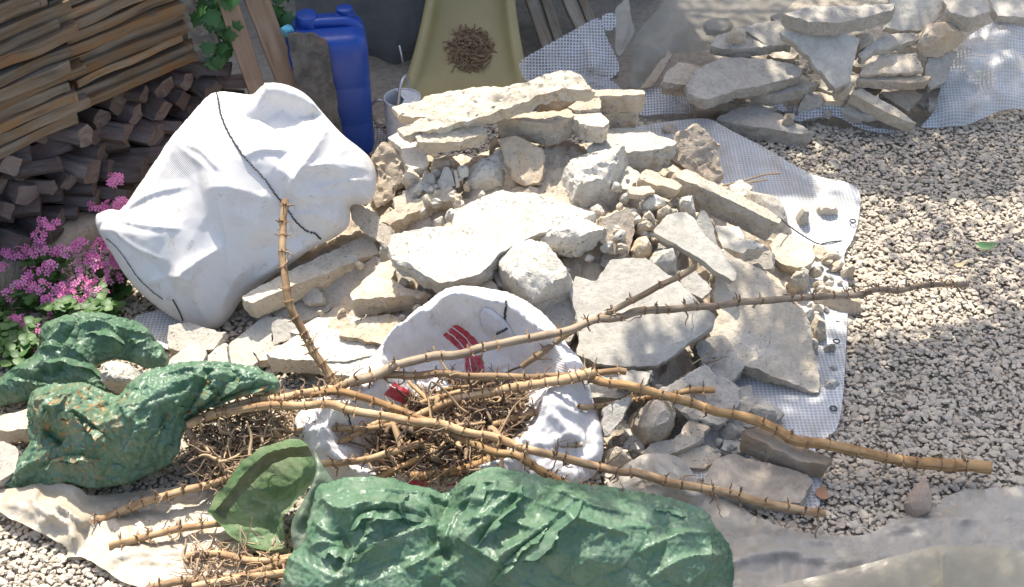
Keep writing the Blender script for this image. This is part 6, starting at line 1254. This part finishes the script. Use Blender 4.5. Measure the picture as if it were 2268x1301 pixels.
FP = [('pink flower plant farthest left at the edge of the picture', (0,720), [(10,655,.11),(40,632,.13),(0,600,.14),(70,610,.13),(20,560,.13),(38,565,.12)]),
      ('pink flower plant below the tall spike of blossom', (90,680), [(90,640,.13),(110,590,.16),(60,640,.12),(125,555,.17),(100,605,.14)]),
      ('tallest spike of pink flowers in front of the firewood', (105,620), [(85,560,.18),(88,530,.21),(100,510,.24),(106,495,.25),(35,562,.15),(80,545,.18)]),
      ('dense pink flower plant in the middle of the bed', (190,690), [(165,600,.15),(190,575,.17),(215,560,.18),(180,545,.19),(150,565,.17),(205,585,.15),(225,540,.19)]),
      ('pink flower plant below the tied corner of the big white sack', (265,660), [(240,580,.15),(265,585,.14),(245,545,.18),(270,570,.14),(225,600,.13),(250,620,.11)]),
      ('low bright pink cluster right above the crumpled green bag', (150,730), [(105,665,.10),(130,670,.10),(150,655,.11),(175,670,.09),(120,690,.08),(165,690,.08),(190,665,.09),(140,645,.12)]),
      ('pink flower plant between the low cluster and the sack', (215,720), [(205,640,.12),(170,630,.13),(195,620,.13),(220,655,.09),(145,640,.12),(200,690,.07)]),
      ('small pink flowers along the left of the crumpled green bag, upper', (40,790), [(30,715,.08),(48,716,.08),(62,725,.07),(75,745,.06)]),
      ('small pink flowers along the left of the crumpled green bag, lower', (60,815), [(42,752,.07),(58,760,.06),(70,770,.05),(30,790,.05),(48,795,.04),(35,775,.05)]),
      ('single pink flower on a tall stalk in front of the dark firewood', (262,520), [(254,398,.30),(256,405,.29)]),
      ('pink flowers half hidden behind the tied corner of the big sack', (262,560), [(266,450,.24),(262,460,.22),(213,464,.21),(245,462,.22),(276,462,.22)])]
for i, (lab, b_, hd) in enumerate(FP): flower_plant(lab, b_, hd, 40+i, 10 if i >= 9 else 28)
# creeper hanging over the stone post
vr = empty('creeper', tuple(aty(430, 40, 1.0)), 'green creeper hanging over the stone post', 'creeper'); rs = np.random.RandomState(9); lf = MB(); st = MB()
def vine_leaf(L, rs):
    pts = [(0, 0), (.12, .20), (.02, .42), (.25, .40), (.38, .62), (.52, .40), (.72, .34), (.80, .14), (1.05, 0)]; up = [(x*L, y*L) for x, y in pts]; dn = [(x, -y) for x, y in up[1:-1]][::-1]; P = up+dn
    V = [(x, y, -.25*abs(y)-.15*x*x/L) for x, y in P]; n = len(V); V.append((.4*L, 0, .02*L)); return np.array(V), [(i, (i+1) % n, n) for i in range(n)]
for k in range(70):
    px = rs.uniform(340, 376) if k % 5 == 0 else rs.uniform(440, 520); lim = 30+105*max(0, 1-abs(px-478)/60) if px > 400 else 5
    py = rs.uniform(-60, lim); pos = aty(px, py, .93+rs.uniform(-.05, .05)); V, Fc = vine_leaf(rs.uniform(.05, .085), rs); lf.add(place(V, pos, rs.uniform(-.5, .5), rs.uniform(.7, 1.5), rs.uniform(-2.4, -.7)), Fc)
for k in range(10):
    pos = aty(rs.uniform(600, 636), rs.uniform(-40, 40), 1.05); V, Fc = vine_leaf(rs.uniform(.05, .08), rs); lf.add(place(V, pos, rs.uniform(-.5, .5), rs.uniform(.7, 1.5), rs.uniform(-2.4, -.7)), Fc)
for p in ([(380,-60),(420,-10),(470,50),(495,120)], [(440,-60),(480,20),(500,90)], [(350,-60),(365,0),(368,20)]):
    V, Fc = tube(spline(np.array([aty(a, b, .97) for a, b in p]), 30), .003, 6); st.add(V, Fc)
lf.build('foliage', MVINE, vr); st.build('stem', MSTEM, vr)

# trees over the yard: their crowns are above the picture, their shade falls into it
def tree(label, trunk, crownpts, seed, nmax, leaf=.06):
    """crownpts: list of (shade polygon in picture pixels, density, height range); leaves stand up the sun's direction from the ground they shade"""
    rs = np.random.RandomState(seed); root = empty('tree', tuple(trunk), label, 'tree'); lf = MB(); centres = []
    for poly, n, (z0, z1) in crownpts:
        poly = np.asarray(poly, float); lo, hi = poly.min(0), poly.max(0); k = 0
        while k < n:
            p = rs.uniform(lo, hi)
            if not inside(p[None], poly)[0]: continue
            k += 1; g = at(p[0], p[1], 0.05); z = rs.uniform(z0, z1); c = g + SUN*(z-.05)/SUN[2]
            if k % 9 == 0: centres.append(c)
            c = c + rs.normal(0, .03, 3); V, Fc = leaf_mesh(leaf*rs.uniform(.7, 1.4), leaf*rs.uniform(.5, .8), k, 5, .3); lf.add(place(V, c, rs.uniform(-.9, .9), rs.uniform(-.9, .9), rs.uniform(0, 6.28)), Fc)
    lf.build('crown', MTREE, root); b = MB(); C = np.array(centres); top = C.mean(0); T = np.asarray(trunk, float)
    fork = np.array([T[0]*.8+top[0]*.2, T[1]*.8+top[1]*.2, 2.3]); V, Fc = tube(spline(np.array([T, (T+fork)/2+[.05, .03, 0], fork]), 20), np.linspace(.13, .08, 20), 10); b.add(V, Fc)
    for i in range(0, len(C), max(1, len(C)//26)):
        m_ = (fork+C[i])/2 + np.array([0, 0, .25]); V, Fc = tube(spline(np.array([fork, m_, C[i]]), 16), np.linspace(.035, .006, 16), 7); b.add(V, Fc)
    b.build('trunk', mat_wood('bark', (.16, .12, .09), (.26, .20, .15), None, 5., 12., tint=False), root); return root
tree('leafy tree overhanging the gravel from the right, above the picture', (3.1, 1.9, 0), [
    ([(1960,790),(2100,720),(2330,660),(2400,1000),(2330,1350),(1640,1350),(1600,1120),(1400,1100),(1440,1010),(1600,960),(1880,930)], 3500, (3.0, 3.8)),
    ([(1880,700),(2000,745),(2120,770),(1960,830),(1880,930),(1620,960),(1480,960),(1360,940),(1400,880),(1560,880),(1700,780),(1800,760)], 560, (3.0, 3.6)),
    ([(1240,1110),(1400,1080),(1620,1130),(1640,1340),(1160,1340),(1180,1230)], 420, (3.0, 3.7)),
    ([(1600,620),(1720,690),(1830,840),(1800,900),(1640,800),(1580,730)], 90, (3.0, 3.4)),
    ([(2060,500),(2330,480),(2330,660),(2150,640)], 130, (3.1, 3.7)), ([(1900,420),(2330,400),(2330,560),(1950,560)], 90, (3.1, 3.7)), ([(1960,800),(2080,740),(2330,670),(2330,1000),(1990,1000)], 1100, (3.0, 3.6)), ([(1800,290),(2080,300),(2330,250),(2330,400),(2000,410),(1880,395)], 620, (3.1, 3.8))], 1, 0)
tree('leafy tree behind the shaded back heap, above the picture', (2.6, 3.6, 0), [
    ([(1330,-80),(2400,-80),(2400,300),(2100,300),(1850,320),(1560,250),(1400,265),(1330,200)], 2300, (3.2, 4.2)),
    ([(1560,250),(1850,320),(2300,260),(2330,400),(1980,420),(1780,380),(1620,330)], 420, (3.2, 3.9)), ([(820,-60),(1400,-60),(1390,230),(1250,190),(1000,215),(820,300)], 1100, (3.2, 4.)) ], 2, 0)
# ---------------------------------------------------------------- camera, light, view
cam = bpy.data.cameras.new('camera'); co = bpy.data.objects.new('camera', cam); link(co)
co.location = Vector(CAM); co.rotation_euler = (math.pi/2 - PITCH, 0, 0)
cam.sensor_width = 36; cam.lens = 36*F/W; cam.clip_end = 500; cam.clip_start = .05
sc.camera = co
w = bpy.data.worlds.new('World'); sc.world = w; w.use_nodes = True
nt = w.node_tree; bg = nt.nodes['Background']; sky = nt.nodes.new('ShaderNodeTexSky'); sky.sky_type = 'NISHITA'
sky.sun_disc = False; sky.air_density = 1.0; sky.dust_density = 3.5; sky.ozone_density = .4; sky.sun_elevation = SUN_EL; sky.sun_rotation = -SUN_AZ
nt.links.new(sky.outputs[0], bg.inputs[0]); bg.inputs[1].default_value = .15
sl = bpy.data.lights.new('sun', 'SUN'); sl.energy = 3.9; sl.angle = math.radians(.55); sl.color = (1, .935, .83)
so = bpy.data.objects.new('sun', sl); link(so); so.rotation_euler = Vector(SUN).to_track_quat('Z', 'Y').to_euler(); so.location = (0, 3, 8)
vs = sc.view_settings; sc.display_settings.display_device = 'sRGB'
vs.view_transform = 'Standard'; vs.look = 'None'; vs.gamma = 1; vs.exposure = 1.1; vs.use_curve_mapping = False
sc.render.engine = 'CYCLES'; sc.cycles.max_bounces = 8; sc.cycles.transparent_max_bounces = 16
